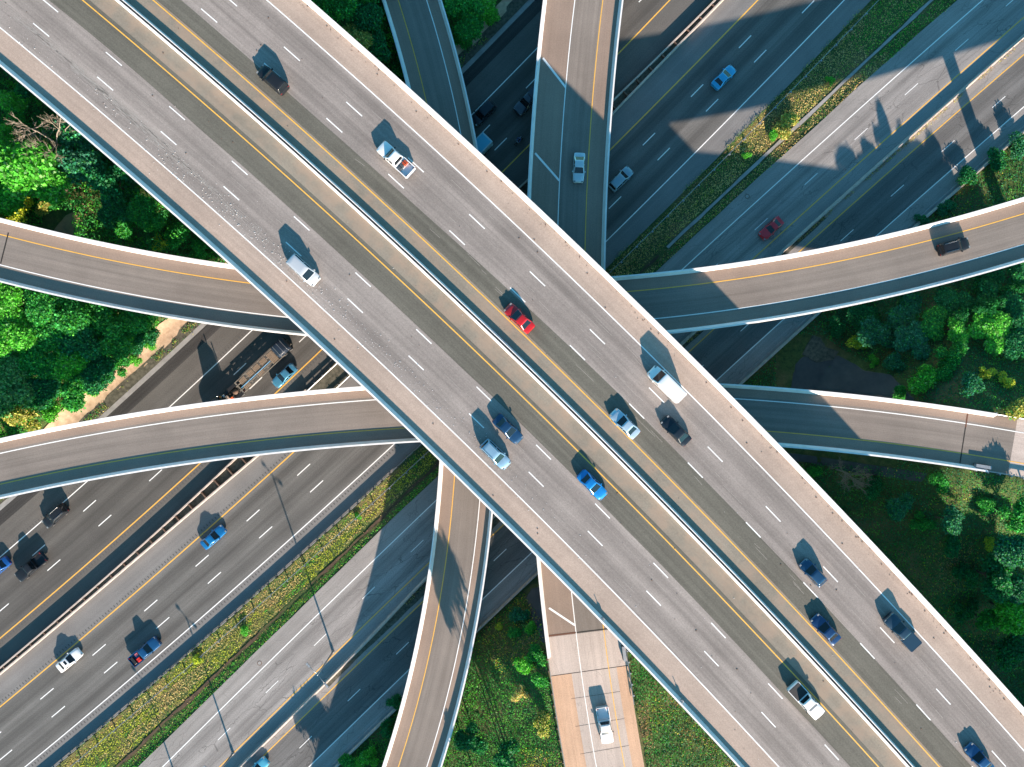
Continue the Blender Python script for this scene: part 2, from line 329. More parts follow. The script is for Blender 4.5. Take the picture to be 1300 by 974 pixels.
# ================================================================ terrain
U0, U1 = -330.0, 330.0
Dl, Dr = rd.off['l'], rd.off['r']; Bt, Bb = rb.off['t'], rb.off['b']
def smooth(x, a, b):
    t = np.clip((x - a) / (b - a), 0, 1); return t * t * (3 - 2 * t)
def terrain(X, Y):
    X = np.asarray(X, float); Y = np.asarray(Y, float)
    u1, o1 = m1b.invs(X, Y); u2, o2 = m2b.invs(X, Y); u3, o3 = m1a.invs(X, Y)
    h = np.full(X.shape, -.07)
    mid = (o1 < 3.2) & (o2 > -6)                                   # swale between the carriageways
    u4, o4 = m2a.invs(X, Y); w1 = np.clip((3.2 - o1), 0, 9); w2 = np.clip(o4 + 2.7, 0, 9)
    h = h - np.where((o1 < 3.2) & (o4 > -2.7), .35 * np.minimum(w1, w2).clip(0, 1), 0)
    nw = np.clip(o3 - 46.5, 0, 60); h = h + np.minimum(nw * .22, 3.2) * smooth(nw, 0, 5) + smooth(nw, 4, 20) * (vnoise(X, Y, .06) - .4) * 3
    se = np.clip(-27.6 - o2, 0, 400)                                # distance beyond the edge of the far carriageway
    h = h + smooth(se, 3, 25) * (vnoise(X + 60, Y, .05) - .45) * 2.4
    ud, od = rd.invs(X, Y); cd = (Dl + Dr) / 2; lat = np.abs(od - cd) - (Dr - Dl) / 2 + .1        # fill carrying the ramp that lands at the bottom
    e = ZC - .08 - np.clip(lat - .9, 0, 99) * .55 - np.clip((-Y - 0) * -1 - 37.2 + 0, 0, 99) * .9
    e = np.where(Y < -20, e, -5); h = np.maximum(h, np.minimum(e, se * .85))
    ub, ob = rb.invs(X, Y); cb = (Bt + Bb) / 2; lat = np.abs(ob - cb) - (Bt - Bb) / 2 + .1         # fill carrying the ramp that lands at the right
    e = ZA - .08 - np.clip(lat - .9, 0, 99) * .5 - np.clip(71.5 - X, 0, 99) * .75
    h = np.maximum(h, np.minimum(np.where(X > 40, e, -5), se * .8))
    ua, oa = ra.invs(X, Y); ca2 = (ra.off['t'] + ra.off['b']) / 2; lat = np.abs(oa - ca2) - 4.7    # fill far to the left
    e = ZA - .1 - np.clip(lat - .9, 0, 99) * .5 - np.clip(X + 96, 0, 99) * .75
    h = np.maximum(h, np.where(X < -70, e, -5))
    return h
def axis(lo, hi, fine, far):
    a = list(np.arange(lo, hi + .01, fine)); d = fine * 2; x = hi
    while x < far: x += d; d *= 1.35; a.append(x)
    d = fine * 2; x = lo; b = []
    while x > -far: x -= d; d *= 1.35; b.append(x)
    return np.array(b[::-1] + a)
def build_terrain():
    xs = axis(-150, 150, 1.0, 3000); ys = axis(-115, 115, 1.0, 3000); X, Y = np.meshgrid(xs, ys)
    Z = terrain(X, Y); nx, ny = len(xs), len(ys)
    me = bpy.data.meshes.new('ground'); V = np.stack([X, Y, Z], -1).reshape(-1, 3)
    i = np.arange(nx - 1)[None, :] + nx * np.arange(ny - 1)[:, None]; Fc = np.stack([i, i + 1, i + nx + 1, i + nx], -1).reshape(-1, 4)
    me.vertices.add(len(V)); me.vertices.foreach_set('co', V.ravel()); me.loops.add(Fc.size); me.polygons.add(len(Fc))
    me.polygons.foreach_set('loop_start', np.arange(len(Fc)) * 4); me.loops.foreach_set('vertex_index', Fc.ravel()); me.update(calc_edges=True)
    m = mat('ground', (.05, .07, .03), .95, spec=.2); N = NT(m); tc = N.n('ShaderNodeTexCoord').outputs['Object']
    a = N.noise(tc, .12, 5, .6); b = N.noise(tc, 1.3, 5, .7); c = N.noise(tc, 6, 3, .8)
    col = N.mix(N.rng(b, .35, .65, 0, 1), (.05, .085, .03), (.11, .16, .045)); col = N.mix(N.rng(a, .5, .68, 0, .75), col, (.26, .18, .09))
    col = N.mix(N.rng(c, .3, .7, .0, .6), col, (.02, .03, .012)); N.l(col, N.b.inputs['Base Color'])
    bp = N.n('ShaderNodeBump'); bp.inputs['Strength'].default_value = .8; bp.inputs['Distance'].default_value = .15; N.l(b, bp.inputs['Height']); N.l(bp.outputs[0], N.b.inputs['Normal'])
    tag(link('ground', me, m, None, True), kind='structure')
build_terrain()
def road_sheet(name, g, parts, lines):
    """ground-level carriageway: an Empty-free structure: base strips + paint as children of the first strip"""
    root = None
    for nm, o0, o1, z, mt in parts:
        mb = MB(); ribbon(mb, g, o0, o1, z, U0, U1); o = mb.build(nm, M[mt], root)
        if root is None: root = o; tag(o, kind='structure')
    for nm, mt, fn in lines:
        mb = MB(); fn(mb); mb.build(nm, M[mt], root)
    return root
def line(g, off, z, wd=.17): return lambda mb: ribbon(mb, g, off - wd / 2, off + wd / 2, z, U0, U1, 3)
def rumble(g, off, z, u0=-115, u1=115):
    def f(mb):
        s = g.s_of(u0); e = g.s_of(u1)
        while s < e:
            ribbon(mb, g, off - .2, off + .2, z, g.u_of(s), g.u_of(s + .2), 1); s += .66
    return f
def M1b_mid(u):   # how far the two median walls stand apart
    return 0
def wob(seed, amp, sc=.08): return lambda u: amp * (float(vnoise(np.array([u + seed * 31.7]), np.array([seed * 7.1]), sc, 3)[0]) - .5)
w1, w2_, w3, w4 = wob(1, 1.0), wob(2, 1.4), wob(3, .7), wob(4, 1.2)
o = m1a.off
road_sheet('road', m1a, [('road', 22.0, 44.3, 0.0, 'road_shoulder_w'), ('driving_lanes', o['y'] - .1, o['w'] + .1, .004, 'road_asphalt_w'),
    ('fresh_asphalt_strip', 42.3, 44.32, .005, 'fresh_asphalt')],
    [('white_edge_line', 'white', line(m1a, o['w'], .010)), ('yellow_edge_line', 'yellow', line(m1a, o['y'], .010, .2)),
     ('dashed_lane_line', 'white', lambda mb: (dashes(mb, m1a, [(41,705.4),(105.6,649.4),(296.5,475.9)], o['a'], .010), dashes(mb, m1a, [(59,725),(125.3,667.2),(190.3,610),(316.5,494.7)], o['b'], .010))),
     ('rumble_strip', 'rumble', lambda mb: (rumble(m1a, o['w'] + .55, .011, -115, 5)(mb), rumble(m1a, o['y'] - .6, .011, -115, 5)(mb)))])
o1b = m1b.off
road_sheet('road', m1b, [('road', 3.0, 21.6, .002, 'road_shoulder'), ('driving_lanes', o1b['w'] - .1, o1b['y'] + .1, .006, 'road_asphalt')],
    [('white_edge_line', 'white', line(m1b, o1b['w'], .012)), ('yellow_edge_line', 'yellow', line(m1b, o1b['y'], .012, .2)),
     ('dashed_lane_line', 'white', lambda mb: (dashes(mb, m1b, [(49.9,889.2),(117.6,832),(184,775),(249.4,718.7),(313.5,661.7),(377.5,604.4),(814.6,185.4),(876.8,123),(939,60)], o1b['a'], .012),
                                               dashes(mb, m1b, [(0,966),(64.4,911.4),(131.8,854.4),(198.6,797.5),(264.2,740.8),(833,205),(895.3,142.6),(957.5,79.4),(1020,14.5)], o1b['b'], .012))),
     ('rumble_strip', 'rumble', lambda mb: (rumble(m1b, o1b['w'] - .6, .013, -115, 5)(mb), rumble(m1b, o1b['y'] + .6, .013, -115, 5)(mb)))])
o2a = m2a.off
road_sheet('road', m2a, [('road', -15.0, lambda u: -2.75 + w3(u) * .6, .0, 'old_shoulder'), ('driving_lanes', o2a['y'] - .1, o2a['w'] + .1, .004, 'old_concrete')],
    [('white_edge_line', 'white', line(m2a, o2a['w'], .010)), ('yellow_edge_line', 'yellow', line(m2a, o2a['y'], .010, .17)),
     ('dashed_lane_line', 'white', lambda mb: dashes(mb, m2a, [(278,938.2),(338.7,878.8),(398.5,819.6),(460.7,759.3),(519.2,703.3),(953.9,296),(1018,238),(1084.5,178.6),(1152.2,118.2),(1216.5,60.4)], o2a['a'], .010, .12))])
o2b = m2b.off
road_sheet('road', m2b, [('road', -26.3, -14.2, .002, 'old_shoulder'), ('driving_lanes', o2b['w'] - .1, o2b['y'] + .1, .006, 'old_asphalt')],
    [('white_edge_line', 'white', line(m2b, o2b['w'], .012)), ('yellow_edge_line', 'yellow', line(m2b, o2b['y'], .012, .17)),
     ('dashed_lane_line', 'white', lambda mb: dashes(mb, m2b, [(382,947.4),(442,888.6),(502,831.4),(624.3,715.6),(1065,307.7),(1130.3,249.4),(1195.3,193),(1262.7,134.9)], o2b['a'], .012, .12))])
# verge of the north-west carriageway: gutter, rubble, eroded sandy bank
mb = MB(); ribbon(mb, m1a, 44.28, 45.1, .03, U0, U1); tag(mb.build('gutter', M['concrete']), kind='structure')
mb = MB(); ribbon(mb, m1a, 45.1, lambda u: 46.9 + w1(u), lambda u: .12, U0, U1, 1); tag(mb.build('rubble_verge', M['rubble']), kind='structure')
def bank():
    V = []; us = np.arange(-130, 131, 1.0); K = 9
    mb = MB(); grid = []
    for u in us:
        a = 46.4 + .8 * w1(u); b = 49.6 + 3 * w2_(u) if u < 0 else 48.3 + 1.5 * w2_(u); row = []
        for k in range(K):
            off = a + (b - a) * k / (K - 1); x, y = m1a.pt(u, off); row.append((x, y))
        grid.append(row)
    G = np.array(grid); Z = terrain(G[..., 0], G[..., 1]) + .13 + .10 * vnoise(G[..., 0], G[..., 1], .8)
    for i in range(len(us) - 1):
        for k in range(K - 1): mb.quad([(*G[a, b], Z[a, b]) for a, b in ((i, k), (i + 1, k), (i + 1, k + 1), (i, k + 1))])
    return mb
tag(bank().build('sandy_bank', M['sand'], None, True), kind='structure')
# bare strip in the grass median: shallow paved ditch
def ditch(u): return -1.1 - 3.0 * abs((u + 5) / 95.0) ** 1.7
mb = MB(); ribbon(mb, m1b, lambda u: ditch(u) - .28 + .5 * w1(u * 3), lambda u: ditch(u) + .25 + .5 * w3(u * 4), -.30, 36, 140, .7)
tag(mb.build('ditch', M['concrete']), kind='structure')
mb = MB(); ribbon(mb, m1b, lambda u: ditch(u) - .2 + .9 * w1(u * 4), lambda u: ditch(u) + .15 + .9 * w3(u * 5), -.29, -140, 34, .6)
tag(mb.build('ditch', M['dirt_dark']), kind='structure')
# ================================================================ roadside walls and rails
def slab_wall(g, off, wd, h, z, u0, u1, mt, label, cat='barrier', name='concrete_barrier', group=None, gap=6.0):
    root = empty(name, (*g.pt((u0 + u1) / 2, off), z), 0, label, cat, group)
    inv = Matrix.Translation(root.location).inverted()
    mb = MB(); sweep(mb, g, [(off - wd * .5, 0), (off - wd * .5, .08), (off - wd * .2, .32), (off - wd * .14, h), (off + wd * .14, h), (off + wd * .2, .32), (off + wd * .5, .08), (off + wd * .5, 0)], z, u0, u1)
    ob = mb.build('wall', mt, root); ob.matrix_parent_inverse = inv
    return root
def walls_with_joints(mb, g, o0, o1, h, z, s0, s1, seg=6.1, gap=.05):
    s = s0
    while s < s1:
        sweep(mb, g, [(o0, 0), (o0, h), (o1, h), (o1, 0)], z, g.u_of(s), g.u_of(min(s + seg - gap, s1))); s += seg
def dash_spans(g, pts, lo, hi, cyc=12.19, ln=3.05):
    ss = sorted(g.s_of(g.inv(*p)[0]) for p in pts); k = np.round((np.array(ss) - ss[0]) / cyc); A = np.vstack([k, np.ones(len(k))]).T
    (c, s0), *_ = np.linalg.lstsq(A, np.array(ss), rcond=None)
    return [(g.u_of(s0 + i * c), g.u_of(s0 + i * c + ln)) for i in range(int((lo - s0) / c), int((hi - s0) / c) + 1)]
def child_at_world(root, ob): ob.matrix_parent_inverse = Matrix.Translation(root.location).inverted()
def med_lo(u): return 21.62 - 1.7 * math.exp(-((u + 5) / 38) ** 2) * (1 if u < 60 else 1)
def med_hi(u): return 22.35 + 1.75 * math.exp(-((u + 3) / 45) ** 2)
root = empty('median_barrier', (*m1b.pt(0, 22), 0), 0, 'twin concrete median wall with debris filled gap, between the two north-west carriageways', 'barrier')
for nm, f in (('wall', med_lo), ('wall', med_hi)):
    mb = MB()
    for a, b in ((-300, -27), (-12, 300)):
        sweep(mb, m1b, [((lambda u, f=f, d=d: f(u) + d), hz) for d, hz in ((-.14, 0), (-.12, .95), (.12, .95), (.14, 0))], 0, a, b)
    child_at_world(root, mb.build(nm, M['barrier_old'], root))
mb = MB(); ribbon(mb, m1b, lambda u: med_lo(u) + .14, lambda u: med_hi(u) - .14, .55, -300, -60, 2); ribbon(mb, m1b, lambda u: med_lo(u) + .14, lambda u: med_hi(u) - .14, .3, -60, 300, 2)
child_at_world(root, mb.build('debris_fill', M['rubble'], root))
for uu in np.arange(-118, 118, 3.1):
    if -28 < uu < -11: continue
    mb = MB(); sweep(mb, m1b, [((lambda u, f=f: f(u)), hz) for f, hz in ((lambda u: med_lo(u) + .14, .3), (lambda u: med_lo(u) + .14, .93), (lambda u: med_hi(u) - .14, .93), (lambda u: med_hi(u) - .14, .3))], 0, uu, uu + .22, .3)
    child_at_world(root, mb.build('cross_rib', M['rusty'], root))
def w_rail(g, off, z, u0, u1, side, label, group=None, h=.78, step=1.905, name='guardrail', blocks=True, postmat='galv', rh=.31):
    root = empty(name, (*g.pt((u0 + u1) / 2, off), z), 0, label, 'guardrail', group); s = side
    mb = MB(); k = rh / .31
    sweep(mb, g, [(off, h), (off + s * .03, h - .02 * k), (off + s * .085, h - .07 * k), (off + s * .03, h - .14 * k), (off + s * .03, h - .17 * k), (off + s * .085, h - .24 * k), (off + s * .03, h - .29 * k), (off, h - .31 * k), (off - s * .012, h - .155 * k)], z, u0, u1, 2)
    child_at_world(root, mb.build('rail', M['galv'], root)); n = 0; sgn = g.s_of(u0)
    pm = None
    while sgn < g.s_of(u1) and n < 100:
        u = g.u_of(sgn); x, y = g.pt(u, off - s * .16); a = g.heading(u)
        if pm is None:
            b_ = MB(); b_.box(-.1, .1, -.09, .09, -.2, h); b_.box(-.1, .1, min(.09 * s, .15 * s), max(.09 * s, .15 * s), h - .33, h - .02) if blocks else None; pm = b_.mesh('post')
            pm.materials.append(M[postmat])
        po = bpy.data.objects.new('post', pm); COL.objects.link(po); po.parent = root
        po.matrix_parent_inverse = Matrix.Translation(root.location).inverted(); po.location = (x, y, z); po.rotation_euler = (0, 0, a)
        sgn += step; n += 1
    return root
w_rail(m1b, 3.15, -.05, -112, -12, 1, 'long steel guardrail with posts along the lower left edge of the sunny grass median', rh=.62, postmat='trim')
w_rail(m1b, 2.0, -.2, 17, 112, 1, 'thin steel guardrail through the grass median at upper right, beside the bright dry patch', h=.62, step=3.8, rh=.12)
w_rail(m1b, 1.35, -.25, -112, -13, 1, 'thin cable rail in the grass just behind the long guardrail, lower left', h=.7, step=4.0, blocks=False, name='cable_barrier', rh=.07)
w_rail(m1b, 20.3, 0, -26, -14, -1, 'short guardrail on the near side of the pier gap, beside the big overpass', group=None)
w_rail(m1b, 23.4, 0, -27, -13, -1, 'short guardrail with posts and long comb shadow next to the blue sedan lane')
# M2 median wall
def m2w(u): return -15.15 + .9 * math.exp(-((u + 30) / 16) ** 2)
root = empty('median_wall', (*m2a.pt(0, -15), 0), 0, 'low weathered concrete median wall between the two old south-east carriageways', 'barrier')
mb = MB(); sweep(mb, m2a, [((lambda u, d=d: m2w(u) + d), hz) for d, hz in ((-.3, 0), (-.1, .3), (-.08, .82), (.08, .82), (.1, .3), (.3, 0))], 0, -300, 300)
child_at_world(root, mb.build('wall', M['barrier_old'], root))
mb = MB(); ribbon(mb, m2a, lambda u: m2w(u) - .9 - 1.1 * math.exp(-((u + 30) / 14) ** 2) + .5 * w1(u * 3), lambda u: m2w(u) - .25, .02, -60, 60, 1)
tag(mb.build('debris_strip', M['rubble']), kind='structure')
# wall at the outer edge of M2b
root = empty('edge_barrier', (*m2b.pt(0, -27), 0), 0, 'low concrete edge wall with kerb at the foot of the south-east slope', 'barrier')
mb = MB(); sweep(mb, m2b, [(-27.25, 0), (-27.2, .8), (-26.98, .8), (-26.85, 0)], 0, -300, 300); child_at_world(root, mb.build('wall', M['barrier_old'], root))
mb = MB(); sweep(mb, m2b, [(-26.5, 0), (-26.5, .14), (-26.3, .14), (-26.28, 0)], 0, -300, 300); child_at_world(root, mb.build('kerb', M['concrete'], root))
mb = MB(); ribbon(mb, m2b, -26.86, -26.49, .03, -300, 300); child_at_world(root, mb.build('gutter_strip', M['concrete'], root))
# ================================================================ bridges
def bridge(name, g, label, ends, thick, zones, lines, par, piers, z=None, cat='bridge', girders=4):
    z = g.z if z is None else z; u0, u1 = ends; o0, o1 = par['lo'], par['hi']
    root = empty(name, (*g.pt(0, (o0 + o1) / 2), 0), 0, label, cat)
    fix = lambda ob: child_at_world(root, ob)
    mb = MB(); sweep(mb, g, [(o0 + .05, -.02), (o0 + .05, -.32), (o1 - .05, -.32), (o1 - .05, -.02)], z, u0, u1); fix(mb.build('deck', M['concrete'], root))
    for k in range(girders):
        oo = o0 + 1.2 + (o1 - o0 - 2.4) * k / (girders - 1); mb = MB()
        sweep(mb, g, [(oo - .3, -.33), (oo - .3, -thick + .1), (oo - .35, -thick), (oo + .35, -thick), (oo + .3, -thick + .1), (oo + .3, -.33)], z, u0, u1, 4); fix(mb.build('girder', M['concrete'], root))
    for nm, a, b, dz, mt in zones:
        mb = MB(); ribbon(mb, g, a, b, z + dz, u0, u1); fix(mb.build(nm, M[mt], root))
    for nm, mt, fn in lines:
        mb = MB(); fn(mb); fix(mb.build(nm, M[mt], root))
    for side, oo, rng_ in par['walls']:
        s = side; a, b = rng_; mb = MB(); inner = name == 'overpass' and o0 + 3 < oo < o1 - 3
        if inner:
            sweep(mb, g, [(oo, 0), (oo, .84), (oo + s * .12, .84), (oo + s * .22, .25), (oo + s * .34, .08), (oo + s * .34, 0)], z, a, b); fix(mb.build('median_wall', M['barrier'], root)); continue
        sweep(mb, g, [(oo, -.45), (oo, .84), (oo + s * .24, .84), (oo + s * .54, .2), (oo + s * .62, .08), (oo + s * .62, 0), (oo + s * .3, -.02), (oo + s * .3, -.45)], z, a, b)
        fix(mb.build('parapet', M['barrier'], root))
    for (px, py) in piers:
        u, off = g.invw(px, py) if abs(px) < 1e4 else (0, 0)
        pr = MB(); mid = (o0 + o1) / 2; w_ = (o1 - o0) * .5 - 1.0
        n = 1 if w_ < 8 else 4
        cap = MB(); sweep(cap, g, [(mid - w_, -thick - 1.2), (mid - w_ - .6, -thick - .02), (mid + w_ + .6, -thick - .02), (mid + w_, -thick - 1.2)], z, u - .8, u + .8, .8)
        pc = cap.build('pier', M['concrete'], root); fix(pc)
        for i in range(n):
            oo = mid + (w_ * .75) * (-1 + 2 * i / (n - 1)) if n > 1 else mid; x, y = g.pt(u, oo); mb = MB()
            mb.tube([(x, y, -.6), (x, y, z - thick - 1.15)], 1.0 if n == 1 else .7, 20); cl = mb.build('column', M['concrete'], pc, True)
    return root
to = top.off; TZ = top.z
E_ = (-320, 320)
def flat(g, off, z, wd, a=None, b=None): return lambda mb: ribbon(mb, g, off - wd / 2, off + wd / 2, z, (a if a is not None else E_[0]), (b if b is not None else E_[1]), 3)
SW1=[(40,28.3),(122.2,97),(204.2,167.8),(284.2,237.7),(363,307.7),(442,380.1),(519.6,452.5),(596.5,525.6),(672,599.8),(747,674.6),(820.8,749.8),(894,825.8),(965.2,901.3)]
SW2=[(54,0),(132,64.7),(213,134.6),(294,204.8),(372.5,275),(451.8,347.2),(530,419.2),(605.8,491.6),(681.3,565.6),(757,639.8),(830,715.3),(903.3,791),(974.7,865.5),(1046.3,943)]
NE2=[(254.3,9.2),(335,79.4),(412.4,148),(494,221.7),(571.3,293.6),(648.3,366),(724.7,439.8),(800.2,513.7),(876.2,591.2),(947.3,663.8),(1019,737.7),(1090,815),(1161,893)]
NE1=[(359,57.9),(438,128),(517.7,200.8),(596.5,272.8),(673.3,345.3),(749.7,418.9),(825,493.4),(900,568.7),(973.2,644),(1045,719.6),(1116.5,796),(1187.6,873),(1257.8,951.4)]
md = to['med0']
ov = bridge('overpass', top, 'wide eight lane overpass crossing the whole picture from upper left to lower right', E_, 1.9,
    [('median_shoulder', to['swo'] + .3, to['neo'] - .3, 0, 'deck_median'),
     ('outer_shoulder', to['swo'] + .32, to['sww'], .004, 'deck_concrete'), ('outer_shoulder', to['new'], to['neo'] - .32, .004, 'deck_concrete'),
     ('lane_surface', to['sww'], lambda u: -3.3 + wob(9, .5, .03)(u), .008, 'deck_asphalt'), ('lane_surface', lambda u: 8.9 + (.9 * smooth(u, -50, 20)), to['new'], .008, 'deck_asphalt_ne'),
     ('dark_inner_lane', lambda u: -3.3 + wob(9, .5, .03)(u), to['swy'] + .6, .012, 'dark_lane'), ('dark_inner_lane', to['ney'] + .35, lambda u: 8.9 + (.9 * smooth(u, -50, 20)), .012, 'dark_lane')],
    [('white_edge_line', 'white', flat(top, to['sww'], TZ + .018, .17)), ('white_edge_line', 'white', flat(top, to['new'], TZ + .018, .17)),
     ('yellow_edge_line', 'yellow', flat(top, to['swy'], TZ + .018, .17)), ('yellow_edge_line', 'yellow', flat(top, to['ney'], TZ + .018, .17))]
    + [('lane_dash', 'white', (lambda mb, a=a, b=b, o_=o_: ribbon(mb, top, o_ - .08, o_ + .08, TZ + .018, a, b, 1.6))) for pts_, o_ in ((SW1, to['sw1']), (SW2, to['sw2']), (NE2, to['ne2']), (NE1, to['ne1'])) for a, b in dash_spans(top, pts_, -125, 125)],
    dict(lo=to['swo'], hi=to['neo'], walls=[(1, to['swo'], E_), (-1, to['neo'], E_), (-1, md + .40, E_), (1, md + .68, E_)]),
    [m1b.pt(-1, 22), m1b.pt(1, 0.5), m2a.pt(-2, -15), top.pt(-70, 3), top.pt(-118, 3), top.pt(75, 3), top.pt(120, 3), top.pt(-165, 3), top.pt(170, 3)], girders=7)
co = rc.off
bridge('ramp_bridge', rc, 'curved one lane ramp passing under the overpass, empty of traffic, bowing to the right', (-200, 210), 1.6,
    [('shoulder', co['l'] + .3, co['r'] - .3, 0, 'ramp_shoulder'), ('lane_surface', co['y'], co['w'], .004, 'ramp_asphalt')],
    [('yellow_edge_line', 'yellow', flat(rc, co['y'], ZR + .014, .15, -200, 210)), ('white_edge_line', 'white', flat(rc, co['w'], ZR + .014, .15, -200, 210))],
    dict(lo=co['l'], hi=co['r'], walls=[(1, co['l'], (-200, 210)), (-1, co['r'], (-200, 210))]),
    [rc.pt(-90, -6.5), m1b.pt(2, -1), rc.pt(105, -6.5), rc.pt(-135, -6.5)])
do = rd.off; UL = rd.inv(697, 809)[0]
hs = lambda a, b: (lambda mb: mb.quad([(*P(a[0] - .9, a[1] + .9, ZC), ZC + .016), (*P(b[0] - .9, b[1] + .9, ZC), ZC + .016), (*P(b[0] + .9, b[1] - .9, ZC), ZC + .016), (*P(a[0] + .9, a[1] - .9, ZC), ZC + .016)]))
bridge('ramp_bridge', rd, 'straight ramp at top centre with diagonal white hash marks and a silver car', (-200, UL), 1.6,
    [('shoulder', do['l'] + .3, do['r'] - .3, 0, 'ramp_shoulder'), ('lane_surface', do['w'], do['y'], .004, 'ramp_asphalt')],
    [('yellow_edge_line', 'yellow', flat(rd, do['y'], ZC + .014, .15, -200, UL)), ('white_edge_line', 'white', flat(rd, do['w'], ZC + .014, .15, -200, UL)),
     ('hash_mark', 'white', hs((689.3, 73.9), (718, 110.9))), ('hash_mark', 'white', hs((679.4, 194.6), (710, 229.4))), ('hash_mark', 'white', hs((697, 772), (730, 794))),
     ('expansion_joint', 'rust_joint', lambda mb: ribbon(mb, rd, do['l'] + .35, do['w'], ZC + .015, UL - .35, UL - .1, .2)), ('expansion_joint', 'joint', lambda mb: ribbon(mb, rd, do['w'] + .1, do['r'] - .35, ZC + .015, UL - .3, UL - .12, .2))],
    dict(lo=do['l'], hi=do['r'], walls=[(1, do['l'], (-200, rd.inv(697, 834)[0])), (-1, do['r'], (-200, rd.inv(788, 818)[0]))]),
    [rd.pt(-92, 8.6), m1b.pt(9, 22), rd.pt(-10, 8.6), m2a.pt(-8, -15.5), rd.pt(-150, 8.6)])
UJ = ra.inv(5, 315)[0]
ao = ra.off
bridge('ramp_bridge', ra, 'upper ramp sagging across the picture under the overpass, black suv at its right end', (-110, 200), 1.6,
    [('shoulder', ao['b'] + .3, ao['t'] - .3, 0, 'ramp_shoulder'), ('lane_surface', ao['w'] - .3, ao['y'], .004, 'ramp_asphalt')],
    [('yellow_edge_line', 'yellow', flat(ra, ao['y'], ZA + .014, .15, -150, 200)), ('white_edge_line', 'white', flat(ra, ao['w'], ZA + .014, .15, -150, 200)),
     ('expansion_joint', 'joint', lambda mb: ribbon(mb, ra, ao['w'] + .2, ao['y'] + .6, ZA + .015, UJ, UJ + .2, .2))],
    dict(lo=ao['b'], hi=ao['t'], walls=[(1, ao['b'], (-200, 200)), (-1, ao['t'], (-200, 200))]),
    [ra.pt(-62, 11), ra.pt(1, 11), m2a.pt(30, -15.2), ra.pt(90, 11), ra.pt(140, 11)])
bo = rb.off; UB = rb.inv(1286, 565)[0]; UX = rb.inv(1223, 555)[0]
bridge('ramp_bridge', rb, 'lower ramp arching across the picture under the overpass, landing on concrete pavement at right', (-200, UB), 1.6,
    [('shoulder', bo['b'] + .3, bo['t'] - .3, 0, 'ramp_shoulder'), ('lane_surface', bo['y'], bo['w'] + .4, .004, 'ramp_asphalt')],
    [('yellow_edge_line', 'yellow', flat(rb, bo['y'], ZA + .014, .15, -200, UB)), ('white_edge_line', 'white', flat(rb, bo['w'], ZA + .014, .15, -200, UB)),
     ('expansion_joint', 'rust_joint', lambda mb: ribbon(mb, rb, bo['w'] - .6, bo['t'] - .35, ZA + .015, UX, UX + .22, .2)), ('expansion_joint', 'joint', lambda mb: ribbon(mb, rb, bo['b'] + .35, bo['w'] - .6, ZA + .015, UX, UX + .18, .2))],
    dict(lo=bo['b'], hi=bo['t'], walls=[(1, bo['b'], (-200, rb.inv(1250, 599)[0])), (-1, bo['t'], (-200, rb.inv(1262, 524)[0]))]),
    [rb.pt(-85, -4), rb.pt(-125, -4), rb.pt(-20, -4), m2a.pt(6, -15.3), rb.pt(46, -4)])
# pavement where the two ramps land
def landing(name, g, u0, u1, z, zones, lines):
    root = None
    for nm, a, b, dz, mt in zones:
        mb = MB(); ribbon(mb, g, a, b, z + dz, u0, u1, 2); ob = mb.build(nm, M[mt], root)
        if root is None: root = ob; tag(ob, kind='structure')
    for nm, mt, fn in lines:
        mb = MB(); fn(mb); mb.build(nm, M[mt], root)
landing('ramp_pavement', rd, UL, 200, ZC, [('ramp_pavement', do['l'] + .15, do['r'] - .1, 0, 'slab_concrete'), ('orange_shoulder', do['l'] + .2, do['w'] - 1.6, .004, 'slab_orange'), ('orange_shoulder', do['r'] - 2.0, do['r'] - .12, .004, 'slab_orange'),
        ('approach_slab', do['l'] + .2, do['r'] - .15, .008, 'slab_concrete')][:3],
    [('approach_slab', 'slab_concrete', lambda mb: ribbon(mb, rd, do['l'] + .2, do['r'] - .12, ZC + .008, UL, UL + 6.3)),
     ('slab_joint', 'joint', lambda mb: (ribbon(mb, rd, do['l'] + .2, do['r'] - .12, ZC + .011, UL + 6.3, UL + 6.42, .1), [ribbon(mb, rd, do['l'] + 2.9, do['r'] - 2.0, ZC + .011, q, q + .05, .1) for q in np.arange(UL + 10.5, 120, 4.6)])),
     ('yellow_edge_line', 'yellow', flat(rd, do['y'], ZC + .014, .13, UL, 200)), ('white_edge_line', 'white', flat(rd, do['w'], ZC + .014, .13, UL, 200))])
landing('ramp_pavement', rb, UB, 200, ZA, [('ramp_pavement', bo['b'] + .1, bo['t'] - .1, 0, 'slab_concrete')],
    [('yellow_edge_line', 'yellow', flat(rb, bo['y'], ZA + .014, .13, UB, 200)), ('white_edge_line', 'white', flat(rb, bo['w'], ZA + .014, .13, UB, 200))])
w_rail(rd, do['r'] - .05, ZC - .05, rd.inv(788, 812)[0], rd.inv(804, 893)[0], -1, 'short steel guardrail with end terminal beside the orange shoulder of the landing ramp')
w_rail(rd, do['l'] + .05, ZC - .05, rd.inv(697, 836)[0], 90, 1, 'dark low guardrail down the left side of the concrete landing ramp', postmat='rusty')
w_rail(rb, bo['t'] - .1, ZA - .05, rb.inv(1262, 524)[0], 110, -1, 'steel guardrail carrying on from the upper parapet end at right edge')
w_rail(rb, bo['b'] + .1, ZA - .05, rb.inv(1236, 599)[0], 110, 1, 'steel guardrail carrying on from the lower parapet end at right edge')
def prism(pts, z0, z1): 
    mb = MB(); mb.quad([(*p, z1) for p in pts])
    for a, b in zip(pts, pts[1:] + pts[:1]): mb.quad([(*a, z0), (*b, z0), (*b, z1), (*a, z1)])
    return mb
